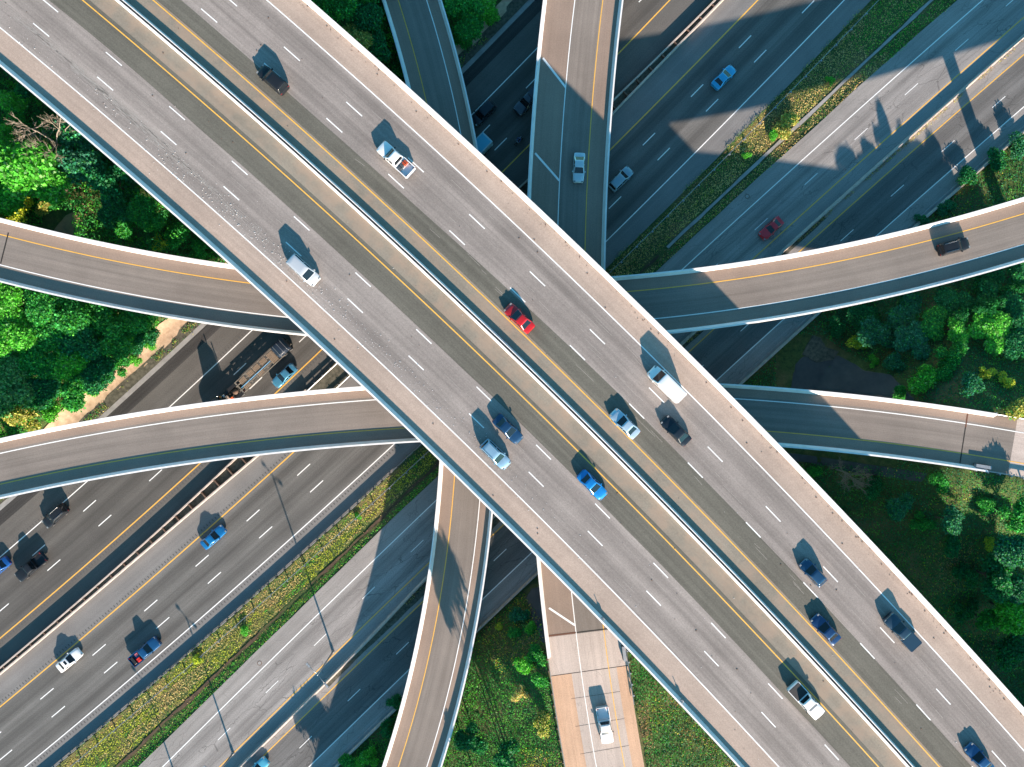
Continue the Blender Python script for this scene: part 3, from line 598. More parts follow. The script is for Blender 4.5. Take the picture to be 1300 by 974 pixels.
def drape(pts_px, z, name, mt, kind='structure', lift=.12):
    """paved patch following the slope"""
    pts = [P(x, y, z) for x, y in pts_px]; mb = MB(); cx = sum(p[0] for p in pts) / len(pts); cy = sum(p[1] for p in pts) / len(pts); rim = []
    for (x1, y1), (x2, y2) in zip(pts, pts[1:] + pts[:1]):
        n = max(1, int(math.hypot(x2 - x1, y2 - y1) / .5)); rim += [(x1 + (x2 - x1) * k / n, y1 + (y2 - y1) * k / n) for k in range(n)]
    rim = np.array(rim); wv = .9 * (vnoise(rim[:, 0], rim[:, 1], .5) - .5); d = rim - [cx, cy]; rim = rim + d / np.linalg.norm(d, axis=1)[:, None] * wv[:, None]; K = 24; n = len(rim)
    ts = np.linspace(.02, 1, K); G = np.array([[cx, cy]]) + ts[:, None, None] * (rim - [cx, cy])[None]; Z = terrain(G[..., 0], G[..., 1]) + lift
    Z[-1] -= lift + .05
    for a in range(K - 1):
        for b in range(n):
            b2 = (b + 1) % n; mb.quad([(*G[q], Z[q]) for q in ((a, b), (a + 1, b), (a + 1, b2), (a, b2))])
    mb.quad([(*G[0, b], Z[0, b]) for b in range(n)])
    return tag(mb.build(name, M[mt], None, True), kind=kind)
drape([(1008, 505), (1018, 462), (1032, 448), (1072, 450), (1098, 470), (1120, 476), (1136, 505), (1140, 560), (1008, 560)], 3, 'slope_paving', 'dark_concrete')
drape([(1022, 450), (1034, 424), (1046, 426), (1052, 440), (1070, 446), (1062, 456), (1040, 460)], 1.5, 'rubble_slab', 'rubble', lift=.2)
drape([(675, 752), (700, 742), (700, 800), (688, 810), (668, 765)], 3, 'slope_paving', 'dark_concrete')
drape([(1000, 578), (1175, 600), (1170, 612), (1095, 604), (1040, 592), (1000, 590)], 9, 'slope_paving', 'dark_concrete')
# ================================================================ lamp posts, poles, small fixtures
def lamp_post(px, py, h, r, label, group=None, z=0, arm=True, head=None):
    x, y = P(px, py, z); root = empty('lamp_post', (x, y, z), head or math.radians(42), label, 'lamp post', group)
    mb = MB(); mb.tube([(0, 0, 0), (0, 0, .5)], [r * 1.7, r * 1.6], 8); mb.build('base', M['concrete'], root, True)
    mb = MB(); mb.tube([(0, 0, .4), (0, 0, h)], [r, r * .6], 10); mb.build('pole', M['galv'], root, True)
    for s in (-1, 1):
        mb = MB(); mb.tube([(0, 0, h - .3), (0, s * .9, h - .02), (0, s * 1.9, h + .05)], .05, 6); a = mb.build('arm', M['galv'], root, True)
        mb = MB(); mb.box(-.16, .16, s * 2.2 - .4, s * 2.2 + .4, h - .04, h + .12); mb.build('lamp_head', M['galv'], a)
    return root
lamp_post(296, 956, 8.6, .16, 'grey double arm lamp post in the old median wall near the bottom edge')
lamp_post(423, 827, 11.2, .16, 'grey double arm lamp post in the old median wall left of the bottom ramp')
lamp_post(246, 1052, 9.5, .16, 'grey double arm lamp post below the bottom edge of the photo')
for px, py, z, lab in ((329.5, 842, .012, 'round manhole cover in the light shoulder at lower left of the grass median'), (948.5, 249.5, .012, 'round manhole cover in the shaded shoulder left of the red coupe')):
    x, y = P(px, py, 0); mb = MB(); mb.tube([(0, 0, -.1), (0, 0, z + .008)], .42, 20); ob = mb.build('manhole_cover', M['rusty']); ob.location = (x, y, 0); tag(ob, lab, 'manhole cover')
    mb = MB(); mb.tube([(0, 0, -.1), (0, 0, z + .012)], .3, 20); mb.build('lid', M['concrete'], ob)
def bracket(px, py, lab):
    u, off = top.inv(px, py); x, y = top.pt(u, to['swo'] + .36); root = empty('junction_box', (x, y, TZ), top.heading(u), lab, 'junction box')
    mb = MB(); mb.box(-.25, .25, .14, .34, .35, .75); mb.build('box', M['galv'], root); mb = MB(); mb.tube([(0, .2, .7), (0, .1, 1.25)], .05, 6); mb.build('conduit', M['galv'], root)
bracket(767, 782, 'small pale box inside the lower left parapet, above the landing ramp'); bracket(868, 885, 'small pale box inside the lower left parapet, over the sunny grass slope')
for g, px, py, off, z, lab in ((rd, 787.5, 829, do['r'] - .5, ZC, 'grey block at the parapet end beside the landing ramp'), (rb, 1245, 594, bo['b'] + .75, ZA, 'blue grey block at the lower parapet end at right edge')):
    u = g.inv(px, py)[0]; x, y = g.pt(u, off); root = empty('crash_cushion', (x, y, z), g.heading(u), lab, 'crash cushion')
    mb = MB(); mb.box(-1.2, 1.2, -.25, .25, .12, .8); mb.build('housing', M['galv'], root); mb = MB(); mb.box(-1.25, 1.25, -.3, .3, .02, .12); mb.build('base', M['rusty'], root)
# loose gravel on the outer lane of the overpass
mb = MB()
for i in range(900):
    u = random.gauss(-32, 26) if i < 820 else random.uniform(-100, 100); off = random.gauss(-9.6, .9) if i < 820 else random.uniform(-15, 20); x, y = top.pt(u, off); r = random.choice([.018, .022, .028, .035, .05])
    if 2.3 < off < 4: continue
    a = random.random() * 3; mb.box(-r, r, -r * .7, r * .7, 0, r, Matrix.Translation((x, y, TZ + .02)) @ Matrix.Rotation(a, 4, 'Z'))
tag(mb.build('gravel', M['barrier'], None), 'scattered pale gravel on the outer lane of the overpass', None, None, 'stuff')
mb = MB()
for i in range(420):
    u = random.uniform(-100, 100); side = random.random(); off = (to['neo'] - .75 - abs(random.gauss(0, .35))) if side < .5 else random.uniform(-14, 20); x, y = top.pt(u, off); r = random.choice([.03, .04, .06, .09])
    if 2.3 < off < 4: continue
    mb.box(-r, r, -r * .7, r * .7, 0, r * .5, Matrix.Translation((x, y, TZ + .02)) @ Matrix.Rotation(random.random() * 3, 4, 'Z'))
tag(mb.build('road_grit', M['rusty'], None), 'dark grit and rubber scraps along the overpass gutter', None, None, 'stuff')

mb = MB()
for i in range(420):
    u = random.gauss(-70, 16) if i < 300 else random.gauss(0, 45); off = -8.9 - .02 * (u + 60) + random.gauss(0, .35) if i < 300 else random.choice([-9.2, -5.6, 11.6, 15.2, 8.7]) + random.gauss(0, .5); ln = random.uniform(.5, 4)
    if abs(off - to['sw1']) < .15 or abs(off - to['sw2']) < .15: continue
    d = random.gauss(0, .06); mb.quad([(*top.pt(u, off), TZ + .0135), (*top.pt(u + ln, off + d), TZ + .0135), (*top.pt(u + ln, off + d + .035), TZ + .0135), (*top.pt(u, off + .03), TZ + .0135)])
tag(mb.build('scrape_marks', mat('scrape', (.36, .33, .30), .9)), 'fine pale scrape marks on the overpass lanes', None, None, 'stuff')
drape([(76, 296), (92, 276), (104, 272), (118, 274), (117, 300), (80, 302)], 1.5, 'dirt_patch', 'dirt', lift=.2)
# ================================================================ vehicles
def rrect(hx, hy, r, n=3):
    pts = []
    for cx, cy, a0 in ((hx - r, hy - r, 0), (-hx + r, hy - r, 90), (-hx + r, -hy + r, 180), (hx - r, -hy + r, 270)):
        for k in range(n + 1):
            a = math.radians(a0 + 90 * k / n); pts.append((cx + r * math.cos(a), cy + r * math.sin(a)))
    return pts
def loft_x(mb, st):
    """body shell: stations (x, halfwidth, z_bottom, z_top, shoulder) with rounded shoulders"""
    rings = []
    for (x, hw, zb, zt, r) in st:
        zs = zb + (zt - zb) * .55; n0 = len(mb.v)
        ring = [(x, -hw * .9, zb), (x, -hw, zb + (zt - zb) * .25), (x, -hw, zs), (x, -hw + r * .25, zt - r * .45), (x, -hw + r * .8, zt - r * .08), (x, -hw * .45, zt + .005), (x, 0, zt + .02),
                (x, hw * .45, zt + .005), (x, hw - r * .8, zt - r * .08), (x, hw - r * .25, zt - r * .45), (x, hw, zs), (x, hw, zb + (zt - zb) * .25), (x, hw * .9, zb)]
        mb.v += ring; rings.append((n0, len(ring)))
    for (a, n), (b, _) in zip(rings, rings[1:]):
        for k in range(n): mb.f.append((a + k, b + k, b + (k + 1) % n, a + (k + 1) % n)); mb.uv += [(0, 0)] * 4
    a, n = rings[0]; mb.f.append(tuple(a + k for k in range(n))); mb.uv += [(0, 0)] * n
    b, _ = rings[-1]; mb.f.append(tuple(b + k for k in reversed(range(n)))); mb.uv += [(0, 0)] * n
def frustum(mb, x0, x1, hw, z0, X0, X1, HW, z1, r=.18):
    """cabin shell: rounded plan at the belt line tapering to the roof"""
    A = rrect((x1 - x0) / 2, hw, r); B = rrect((X1 - X0) / 2, HW, r); n = len(A); ca, cb = (x0 + x1) / 2, (X0 + X1) / 2
    rings = [[(p[0] + ca, p[1], z0) for p in A], [(p[0] + cb, p[1], z1 - .05) for p in B], [(p[0] * .95 + cb, p[1] * .93, z1 - .012) for p in B], [(p[0] * .6 + cb, p[1] * .6, z1 + .02) for p in B]]
    base = len(mb.v)
    for rg in rings: mb.v += rg
    for i in range(len(rings) - 1):
        for k in range(n): mb.f.append((base + i * n + k, base + i * n + (k + 1) % n, base + (i + 1) * n + (k + 1) % n, base + (i + 1) * n + k)); mb.uv += [(0, 0)] * 4
    mb.f.append(tuple(base + (len(rings) - 1) * n + k for k in range(n))); mb.uv += [(0, 0)] * n
def pane(c0, c1, c2, c3, ins=.06, out=.012):
    """glass quad c0..c3 shrunk towards its middle and set just proud of the cabin shell"""
    c = [Vector(p) for p in (c0, c1, c2, c3)]; m = sum(c, Vector()) / 4; nrm = (c[1] - c[0]).cross(c[3] - c[0]).normalized()
    if nrm.dot(m - Vector((m.x * .3, 0, .6))) < 0: nrm = -nrm
    o = [p + (m - p) * ins + nrm * out for p in c]; i = [p + (m - p) * (ins + .02) - nrm * .03 for p in c]; mb = MB()
    mb.quad(o); [mb.quad([o[k], i[k], i[(k + 1) % 4], o[(k + 1) % 4]]) for k in range(4)]
    return mb
_CM = {}
def carpaint(col, metal=.35):
    if max(col) < .08: metal = 0
    k = (col, metal)
    if k not in _CM: _CM[k] = mat('car_paint', col, .28 if max(col) > .03 else .4, metal, 1.0 if max(col) > .03 else .3, .5 if max(col) > .03 else .25)
    return _CM[k]
WM = {}
def wheel(root, x, y, r, wd=.22):
    k = (r, wd)
    if k not in WM:
        a = MB(); a.tube([(0, -wd / 2, 0), (0, wd / 2, 0)], r, 18); b = MB(); b.tube([(0, -wd / 2 - .012, 0), (0, wd / 2 + .012, 0)], r * .62, 14)
        WM[k] = (a.mesh('tyre'), b.mesh('rim')); WM[k][0].materials.append(M['tyre']); WM[k][1].materials.append(M['rim'])
    e = bpy.data.objects.new('wheel', WM[k][0]); COL.objects.link(e); e.parent = root; e.location = (x, y, r)
    c = bpy.data.objects.new('rim', WM[k][1]); COL.objects.link(c); c.parent = e
SPEC = dict(
 sedan=dict(L=4.75, W=1.84, H=1.45, belt=.93, hood=.88, tail=.96, c=(-1.75, 1.05), rf=(-1.0, .12), wb=1.38, r=.33),
 coupe=dict(L=4.5, W=1.82, H=1.33, belt=.9, hood=.86, tail=.94, c=(-1.75, .85), rf=(-.85, -.05), wb=1.32, r=.33),
 hatch=dict(L=4.25, W=1.8, H=1.55, belt=.98, hood=.95, tail=1.02, c=(-1.95, 1.1), rf=(-1.55, .25), wb=1.3, r=.33),
 suv=dict(L=4.75, W=1.92, H=1.75, belt=1.08, hood=1.08, tail=1.1, c=(-2.2, 1.15), rf=(-1.95, .35), wb=1.4, r=.37),
 minivan=dict(L=5.1, W=1.98, H=1.78, belt=1.08, hood=1.0, tail=1.1, c=(-2.4, 1.55), rf=(-2.2, .65), wb=1.5, r=.35),
 van=dict(L=5.9, W=2.05, H=2.35, belt=1.25, hood=1.12, tail=1.3, c=(-2.86, 1.95), rf=(-2.8, 1.15), wb=1.8, r=.37),
 pickup=dict(L=5.75, W=2.0, H=1.88, belt=1.12, hood=1.15, tail=1.0, c=(-.72, 1.35), rf=(-.5, .6), wb=1.8, r=.4))
def vehicle(kind, name, label, color, g, px, py, rev=False, z=None, roof=None, metal=.35, cat=None, sunroof=False, bed=None, rails=False, dyaw=0, zz=None):
    S = SPEC[kind]; L, W, H = S['L'], S['W'], S['H']; h = L / 2; hw = W / 2; pm = carpaint(color, metal); zb = .2
    gz = (g.z if z is None else z); u, off = g.inv(px, py, gz + H * .45); x, y = g.pt(u, off); a = g.heading(u) + (math.pi if rev else 0) + dyaw
    root = empty(name, (x, y, gz + .016), a, label, cat or 'car'); root.scale = (1.04, 1.05, 1)
    bt, hd, tl = S['belt'], S['hood'], S['tail']; c0, c1 = S['c']; r0, r1 = S['rf']; mb = MB()
    if kind == 'pickup':
        st = [(-.85, hw, .35, bt, .16), (c1 - .1, hw, zb, bt, .18), (c1 + .25, hw, zb, hd, .2), (h - .45, hw * .98, zb, hd - .06, .2), (h - .12, hw * .93, .25, hd - .16, .18), (h, hw * .84, .35, hd - .34, .12)]
        loft_x(mb, st)
    else:
        st = [(-h, hw * .80, .34, tl - .28, .12), (-h + .1, hw * .9, .26, tl - .1, .16), (-h + .42, hw * .97, zb, tl - .02, .18), (c0 + .3, hw, zb, max(tl, bt) - .0, .18), (0, hw, zb, bt, .18), (c1 - .25, hw, zb, bt - .01, .18),
              (c1 + .2, hw * .99, zb, hd, .2), (h - .55, hw * .96, zb, hd - .08, .2), (h - .2, hw * .88, .25, hd - .19, .18), (h - .04, hw * .76, .3, hd - .33, .12), (h, hw * .66, .38, hd - .42, .08)]
        loft_x(mb, st)
    HW = hw * (.76 if kind not in ('van', 'minivan') else (.9 if kind == 'van' else .8)); CW = hw * (.93 if kind != 'van' else .98)
    frustum(mb, c0, c1, CW, bt - .06, r0, r1, HW, H, .16)
    me = mb.mesh('body'); ob = link('body', me, pm, root, True); md_ = ob.modifiers.new('edge', 'EDGE_SPLIT'); md_.split_angle = math.radians(38)
    zt = H - .05; zl = bt - .01; k = .05 / (H - bt)
    cor = lambda x, y, z: (x, y, z)
    zb2 = zl; f = (zl - (bt - .06)) / (zt - (bt - .06)); lx1 = c1 + (r1 - c1) * f; lx0 = c0 + (r0 - c0) * f; lw = CW + (HW - CW) * f
    pane((lx1, -lw * .9, zl), (lx1, lw * .9, zl), (r1, HW * .9, zt), (r1, -HW * .9, zt), .05).build('windshield', M['glass'], root)
    if kind != 'van': pane((lx0, lw * .88, zl), (lx0, -lw * .88, zl), (r0, -HW * .88, zt), (r0, HW * .88, zt), .07).build('rear_window', M['glass'], root)
    for s in (-1, 1):
        if kind == 'van': pane((c1 - 1.2, s * lw, zl), (lx1 - .3, s * lw, zl), (r1 - .26, s * HW, zt - .25), (c1 - 1.25, s * HW, zt - .25), .05).build('side_window', M['glass'], root)
        else:
            mid = (c0 + c1) / 2
            pane((mid + .04, s * lw, zl), (lx1 - .32, s * lw, zl), (r1 - .2, s * HW, zt - .02), (mid + .04, s * HW, zt), .05).build('side_window', M['glass'], root)
            if kind != 'pickup' or True: pane((lx0 + .32, s * lw, zl), (mid - .04, s * lw, zl), (mid - .04, s * HW, zt), (r0 + .2, s * HW, zt - .02), .05).build('side_window', M['glass'], root)
        m_ = MB(); m_.box(c1 - .42, c1 - .25, s * (hw + .03) - .07, s * (hw + .03) + .12 * s + .0, bt - .05, bt + .13) if s > 0 else m_.box(c1 - .42, c1 - .25, -(hw + .15), -(hw - .04), bt - .05, bt + .13); m_.build('side_mirror', pm if kind != 'pickup' else M['trim'], root)
        for xx in (-S['wb'], S['wb']): wheel(root, xx, s * (hw - .1), S['r'])
        lz = hd - .28; lm = MB(); lm.box(h - .3, h - .1, min(s * hw * .5, s * hw * .82), max(s * hw * .5, s * hw * .82), lz - .02, lz + .13); lm.build('headlight', M['clear_lens'], root)
        tm = MB(); tx = -h; tz = tl - .26 if kind != 'pickup' else .95
        tm.box(tx + (.03 if kind != 'pickup' else -.02), tx + .2, min(s * hw * .6, s * hw * (.86 if kind != 'pickup' else .97)), max(s * hw * .6, s * hw * (.86 if kind != 'pickup' else .97)), tz - .06, tz + .08); tm.build('taillight', M['red_lens'], root)
        if rails: rm = MB(); rm.tube([(r0 + .2, s * HW * .82, H + .06), (r1 - .25, s * HW * .82, H + .06)], .03, 6); rm.build('roof_rail', M['chrome'], root)
    if kind != 'pickup':
        bm_ = MB(); bm_.box(-h - .03, -h + .1, -hw * .74, hw * .74, .36, .5); bm_.build('rear_bumper', M['trim'] if kind in ('van', 'suv') else pm, root)
    gm = MB(); gm.box(h - .05, h + .012, -hw * .45, hw * .45, .42, hd - .42); gm.build('grille', M['trim'], root)
    if sunroof:
        sm = MB(); m_ = (r0 + r1) / 2; sm.box(m_ - .1, r1 - .25, -HW * .5, HW * .5, H, H + .035); sm.build('sunroof', M['glass'], root)
    if kind == 'pickup':
        x0, x1 = -h + .05, -.82; b = MB(); b.box(x0, x1, hw - .12, hw, .45, bt); b.box(x0, x1, -hw, -hw + .12, .45, bt); b.box(x1 - .07, x1, -hw + .12, hw - .12, .7, bt); b.box(x0, x1 - .07, -hw + .12, hw - .12, .6, .68)
        b.build('bed', pm, root); t_ = MB(); t_.box(-h - .03, -h + .045, -hw + .1, hw - .1, .6, bt); t_.build('tailgate', pm, root)
        bb = MB(); bb.box(-h - .2, -h - .035, -hw * .9, hw * .9, .5, .68); bb.build('rear_bumper', M['chrome'], root)
        if bed == 'cover': c_m = MB(); c_m.box(x0 + .03, x1 - .08, -hw + .1, hw - .1, bt - .03, bt + .03); c_m.build('bed_cover', pm if color[2] > .03 and color[2] < .5 else M['trim'], root)
    return root
def cargo(root_v, items):
    """loose things lying in a pickup bed: things of their own"""
    Mx = Matrix.Translation(root_v.location) @ Matrix.Rotation(root_v.rotation_euler[2], 4, 'Z')
    for nm, lab, cat, (x0, x1, y0, y1, z0, z1), m in items:
        cx, cy = (x0 + x1) / 2, (y0 + y1) / 2; p = Mx @ Vector((cx, cy, z0)); r = empty(nm, p, root_v.rotation_euler[2], lab, cat)
        mb = MB(); base = rrect((x1 - x0) / 2, (y1 - y0) / 2, .05, 2); n = len(base)
        for zz, sc in ((0, 1), (z1 - z0 - .04, 1), (z1 - z0, .93)): mb.v += [(p_[0] * sc, p_[1] * sc, zz) for p_ in base]
        for i in range(2):
            for k in range(n): mb.f.append((i * n + k, i * n + (k + 1) % n, (i + 1) * n + (k + 1) % n, (i + 1) * n + k)); mb.uv += [(0, 0)] * 4
        mb.f.append(tuple(2 * n + k for k in range(n))); mb.uv += [(0, 0)] * n; mb.build('box', m, r)
        l_ = MB(); l_.box(-(x1 - x0) * .5 - .01, (x1 - x0) * .5 + .01, -.04, .04, (z1 - z0) * .4, z1 - z0 + .006); l_.build('strap', M['trim'], r)
WHITE = (.80, .80, .80); SILV = (.52, .56, .60); BLK = (.012, .014, .018); NAVY = (.012, .04, .10); BLUE = (.015, .16, .42); LBLUE = (.16, .40, .58); RED = (.45, .01, .012)
V = vehicle
# north-east carriageway of the overpass runs to the upper left (against the curve's own direction)
V('suv', 'parked_car'.replace('parked_', ''), 'black hatchback heading up left on the overpass near the top left, beside a white dash', BLK, top, 346, 101, True, cat='car')
wp = V('pickup', 'pickup_truck', 'white pickup with red and grey boxes in its open bed, upper overpass', WHITE, top, 502, 202, True, metal=0, cat='pickup')
cargo(wp, [('cargo_box', 'red and orange box in the bed of the white pickup, upper overpass', 'box', (-1.75, -1.15, -.8, -.15, .69, 1.25), mat('red_box', (.35, .05, .015), .6)),
           ('cargo_box', 'dark grey box in the bed of the white pickup, upper overpass', 'box', (-1.7, -1.15, -.05, .8, .69, 1.15), mat('grey_box', (.06, .07, .08), .6))])
V('sedan', 'car', 'bright red sedan touching the yellow line near the middle of the overpass', RED, top, 659, 404, True, metal=.1)
V('van', 'van', 'long white van in the outer lane of the overpass, right of centre', WHITE, top, 846, 488, True, metal=0, cat='van')
V('sedan', 'car', 'pale blue silver sedan beside the yellow line, right of the overpass centre', (.42, .56, .66), top, 793, 538, True)
V('sedan', 'car', 'black sedan in the middle lane just behind the long white van', (.01, .018, .028), top, 858, 547, True)
V('hatch', 'car', 'navy blue hatchback between two dashed lines, alone in the middle lane, lower right', (.015, .06, .13), top, 1032, 727, True)
V('sedan', 'car', 'navy blue sedan beside the yellow line, lower right, left of the dark pickup', (.012, .045, .13), top, 1048, 799, True)
V('pickup', 'pickup_truck', 'dark navy pickup with covered bed beside the right white edge line', (.014, .035, .06), top, 1145, 802, True, cat='pickup', bed='cover')
V('sedan', 'car', 'blue sedan cut by the bottom edge at the lower right corner', (.012, .07, .18), top, 1243, 963, True)
V('minivan', 'minivan', 'pale silver minivan with long shadow in the outer left overpass lane, amid gravel', (.6, .62, .64), top, 385, 343, False, cat='minivan')
V('sedan', 'car', 'dark blue sedan beside the silver blue one, lower left carriageway of the overpass', (.012, .05, .12), top, 645, 545, False)
V('suv', 'car', 'silver blue suv next to the solid white line, left of the dark blue sedan', (.25, .42, .55), top, 629, 577, False, rails=True)
V('sedan', 'car', 'vivid blue sedan next to the yellow line just below the overpass centre', (.01, .22, .58), top, 752, 616, False)
wp2 = V('pickup', 'pickup_truck', 'white fronted pickup with black bed cover at lower right, touching the yellow line', WHITE, top, 1024, 890, False, metal=0, cat='pickup', bed='cover')
V('suv', 'car', 'black suv with roof rails at the right end of the upper ramp', BLK, ra, 1211, 313, False, rails=True)
V('sedan', 'car', 'silver sedan on the straight ramp at top centre, near a hash mark', (.55, .64, .68), rd, 735, 213, False)
V('pickup', 'pickup_truck', 'white pickup with black roof on the concrete landing ramp at the bottom', WHITE, rd, 768, 921, False, metal=0, cat='pickup', z=ZC)
V('sedan', 'car', 'sky blue sedan in the shade on the upper right lanes, left of the dry patch', (.03, .36, .62), m1b, 919, 98, False, z=.01)
V('suv', 'car', 'pale grey blue suv half hidden behind the straight ramp parapet, in shade', (.25, .36, .42), m1b, 788, 227, False, z=.01)
V('suv', 'car', 'black suv in deep shade between the two top ramps, beside the white line', (.012, .02, .03), m1a, 613, 144, True, z=.01)
V('pickup', 'pickup_truck', 'dark pickup in deep shade peeking out from under the straight ramp', (.02, .03, .05), m1a, 671, 127, True, z=.01, cat='pickup', bed='cover')
V('coupe', 'car', 'red coupe in the shade on the old lanes, right of centre', (.62, .008, .02), m2a, 979, 290, True, z=.01, metal=.1)
V('suv', 'car', 'black suv with silver rails on the far left lanes under the lower ramp', BLK, m1a, 70, 655, True, z=.01, rails=True)
V('pickup', 'pickup_truck', 'black pickup with grey bed at the far left, below the black suv', BLK, m1a, 39, 720, True, z=.01, cat='pickup')
V('sedan', 'car', 'dark blue sedan cut by the left edge next to the black pickup', (.01, .09, .32), m1a, -3, 722, True, z=.01)
V('sedan', 'car', 'steel blue sedan touching the yellow line beside the flatbed truck', (.07, .25, .38), m1a, 361, 477, True, z=.01)
V('sedan', 'car', 'blue sedan touching the yellow line, lower left, alone on its lanes', (.01, .17, .42), m1b, 271, 682, False, z=.01)
V('sedan', 'car', 'white sedan with dark glass sunroof beside the yellow line, bottom left', (.8, .8, .8), m1b, 88, 838, False, z=.01, metal=0, sunroof=True)
pk = V('pickup', 'pickup_truck', 'dark blue pickup with red load beside the white line, bottom left', (.012, .08, .2), m1b, 184, 827, False, z=.01, cat='pickup')
cargo(pk, [('cargo_crate', 'bright red crate lying in the bed of the dark blue pickup', 'crate', (-1.75, -1.1, -.8, -.1, .69, 1.4), mat('red_crate', (.6, .02, .01), .5)),
           ('cargo_crate', 'small pink crate beside the red crate in the dark blue pickup', 'crate', (-1.6, -1.0, .25, .75, .69, 1.2), mat('pink_crate', (.5, .12, .16), .5)),
           ('toolbox', 'low black toolbox at the tail of the dark blue pickup', 'toolbox', (-2.7, -2.2, -.7, .7, .69, 1.1), M['trim'])])
V('sedan', 'car', 'light blue sedan cut by the bottom edge on the tree shaded old lanes', (.12, .5, .65), m2b, 326, 977, False, z=.01)
# ---- articulated flatbed truck
def flatbed():
    u, off = m1a.inv(296, 500, 1.2); x, y = m1a.pt(u, off); a = m1a.heading(u) + math.pi
    root = empty('flatbed_truck', (x, y, .012), a, 'long flatbed truck with dark tractor partly under the lower ramp, empty slatted deck', 'truck')
    dk = mat('truck_paint', (.02, .022, .025), .35, .2, .6); fr = mottled('truck_frame', (.05, .045, .04), .4, 3, .7)
    # x forward; origin near the coupling
    mb = MB()
    for s in (-1, 1): mb.box(-1.6, 4.6, s * .42 - .05, s * .42 + .05, .75, 1.0)
    for xx in (-1.5, 0, 1.5, 3): mb.box(xx, xx + .12, -.42, .42, .78, .96)
    mb.build('chassis', fr, root)
    cabm = MB(); loft_x(cabm, [(1.9, 1.2, .6, 3.5, .25), (2.3, 1.25, .6, 3.75, .3), (3.6, 1.25, .6, 3.6, .35), (4.0, 1.2, .6, 2.7, .35), (4.25, 1.15, .6, 2.0, .3), (5.8, 1.05, .55, 1.75, .3), (6.1, .95, .6, 1.4, .2)])
    cb = link('cab', cabm.mesh('cab'), dk, root, True)
    pane((4.02, -1.0, 2.1), (4.02, 1.0, 2.1), (3.72, .9, 3.2), (3.72, -.9, 3.2), .04, .06).build('windshield', M['glass'], cb)
    for s in (-1, 1):
        m_ = MB(); m_.tube([(1.65, s * .95, .9), (1.65, s * .95, 3.9)], .09, 10); m_.build('exhaust_stack', M['chrome'], root, True)
        m_ = MB(); m_.tube([(1.0, s * .95, .7), (2.4, s * .95, .7)], .32, 14); m_.build('fuel_tank', M['chrome'], root, True)
        m_ = MB(); m_.box(-1.7, 1.2, s * 1.0 - .3, s * 1.0 + .3, 1.12, 1.16); m_.build('mudguard', M['trim'], root)
        for xx in (-1.0, .3): wheel(root, xx, s * .95, .5, .55)
        wheel(root, 4.9, s * .98, .5, .3)
        m_ = MB(); m_.box(1.45, 1.6, s * .7 - .12, s * .7 + .12, 2.9, 3.1); m_.build('marker_light', M['amber'], root)
        m_ = MB(); m_.box(-1.75, -1.62, s * .8 - .1, s * .8 + .1, .85, 1.0); m_.build('taillight', M['red_lens'], root)
    m_ = MB(); m_.tube([(-.5, 0, 1.0), (-.5, 0, 1.12)], .5, 16); m_.build('fifth_wheel', M['rusty'], root, True)
    m_ = MB(); m_.box(.9, 1.35, -.5, .3, 1.0, 1.6); m_.build('toolbox', mottled('pale_box', (.5, .38, .3), .2), root)
    m_ = MB(); m_.box(.4, .8, .3, .75, 1.15, 1.45); m_.build('hose_reel', mat('orange', (.7, .12, .03), .5), root)
    # trailer, behind (negative x)
    tr = MB()
    for s in (-1, 1):
        tr.box(-13.2, -1.2, s * .5 - .07, s * .5 + .07, .95, 1.25); tr.box(-11.2, -1.4, s * 1.18 - .05, s * 1.18 + .05, 1.1, 1.28)
    for k in range(9): xx = -1.5 - k * 1.2; tr.box(xx - .12, xx + .12, -1.15, 1.15, 1.13, 1.22)
    tr.build('trailer_frame', mottled('trailer_steel', (.2, .18, .15), .4, 2, .7), root)
    for k, (a_, b_) in enumerate(((-3.4, -2.0), (-5.2, -4.0), (-6.6, -5.4), (-8.2, -7.0), (-9.9, -8.8))):
        m_ = MB(); [m_.box(a_ + j * .25, a_ + j * .25 + .2, -1.0, .1 if k % 2 else 1.0, 1.23, 1.29) for j in range(5)]; m_.build('deck_board', mottled('deck_wood', (.27, .20, .14), .3, 3), root)
    m_ = MB(); m_.tube([(-1.8, .25, 1.36), (-8.6, .25, 1.36)], .05, 6); m_.build('blue_pipe', mat('blue_pipe', (.12, .35, .6), .4), root)
    for xx in (-12.4, -11.1):
        for s in (-1, 1): wheel(root, xx, s * .95, .48, .5)
    e = Matrix.Translation(root.location) @ Matrix.Rotation(a, 4, 'Z'); p = e @ Vector((-11.6, 0, 1.28)); c = empty('tarped_load', p, a, 'dark tarpaulin covered load on the rear of the flatbed truck', 'load')
    mb = MB(); loft_x(mb, [(-1.3, 1.1, 0, 1.2, .3), (-1.2, 1.2, 0, 1.5, .3), (0, 1.22, 0, 1.62, .3), (1.2, 1.2, 0, 1.5, .3), (1.3, 1.1, 0, 1.2, .3)]); link('tarpaulin', mb.mesh('t'), mat('navy_tarp', (.012, .022, .04), .45), c, True)
    for xx in (-.8, 0, .8): m_ = MB(); m_.tube([(xx, -1.26, .1), (xx, -1.25, 1.1), (xx, -.9, 1.62), (xx, .9, 1.62), (xx, 1.25, 1.1), (xx, 1.26, .1)], .035, 6); m_.build('strap', M['galv'], c)
flatbed()
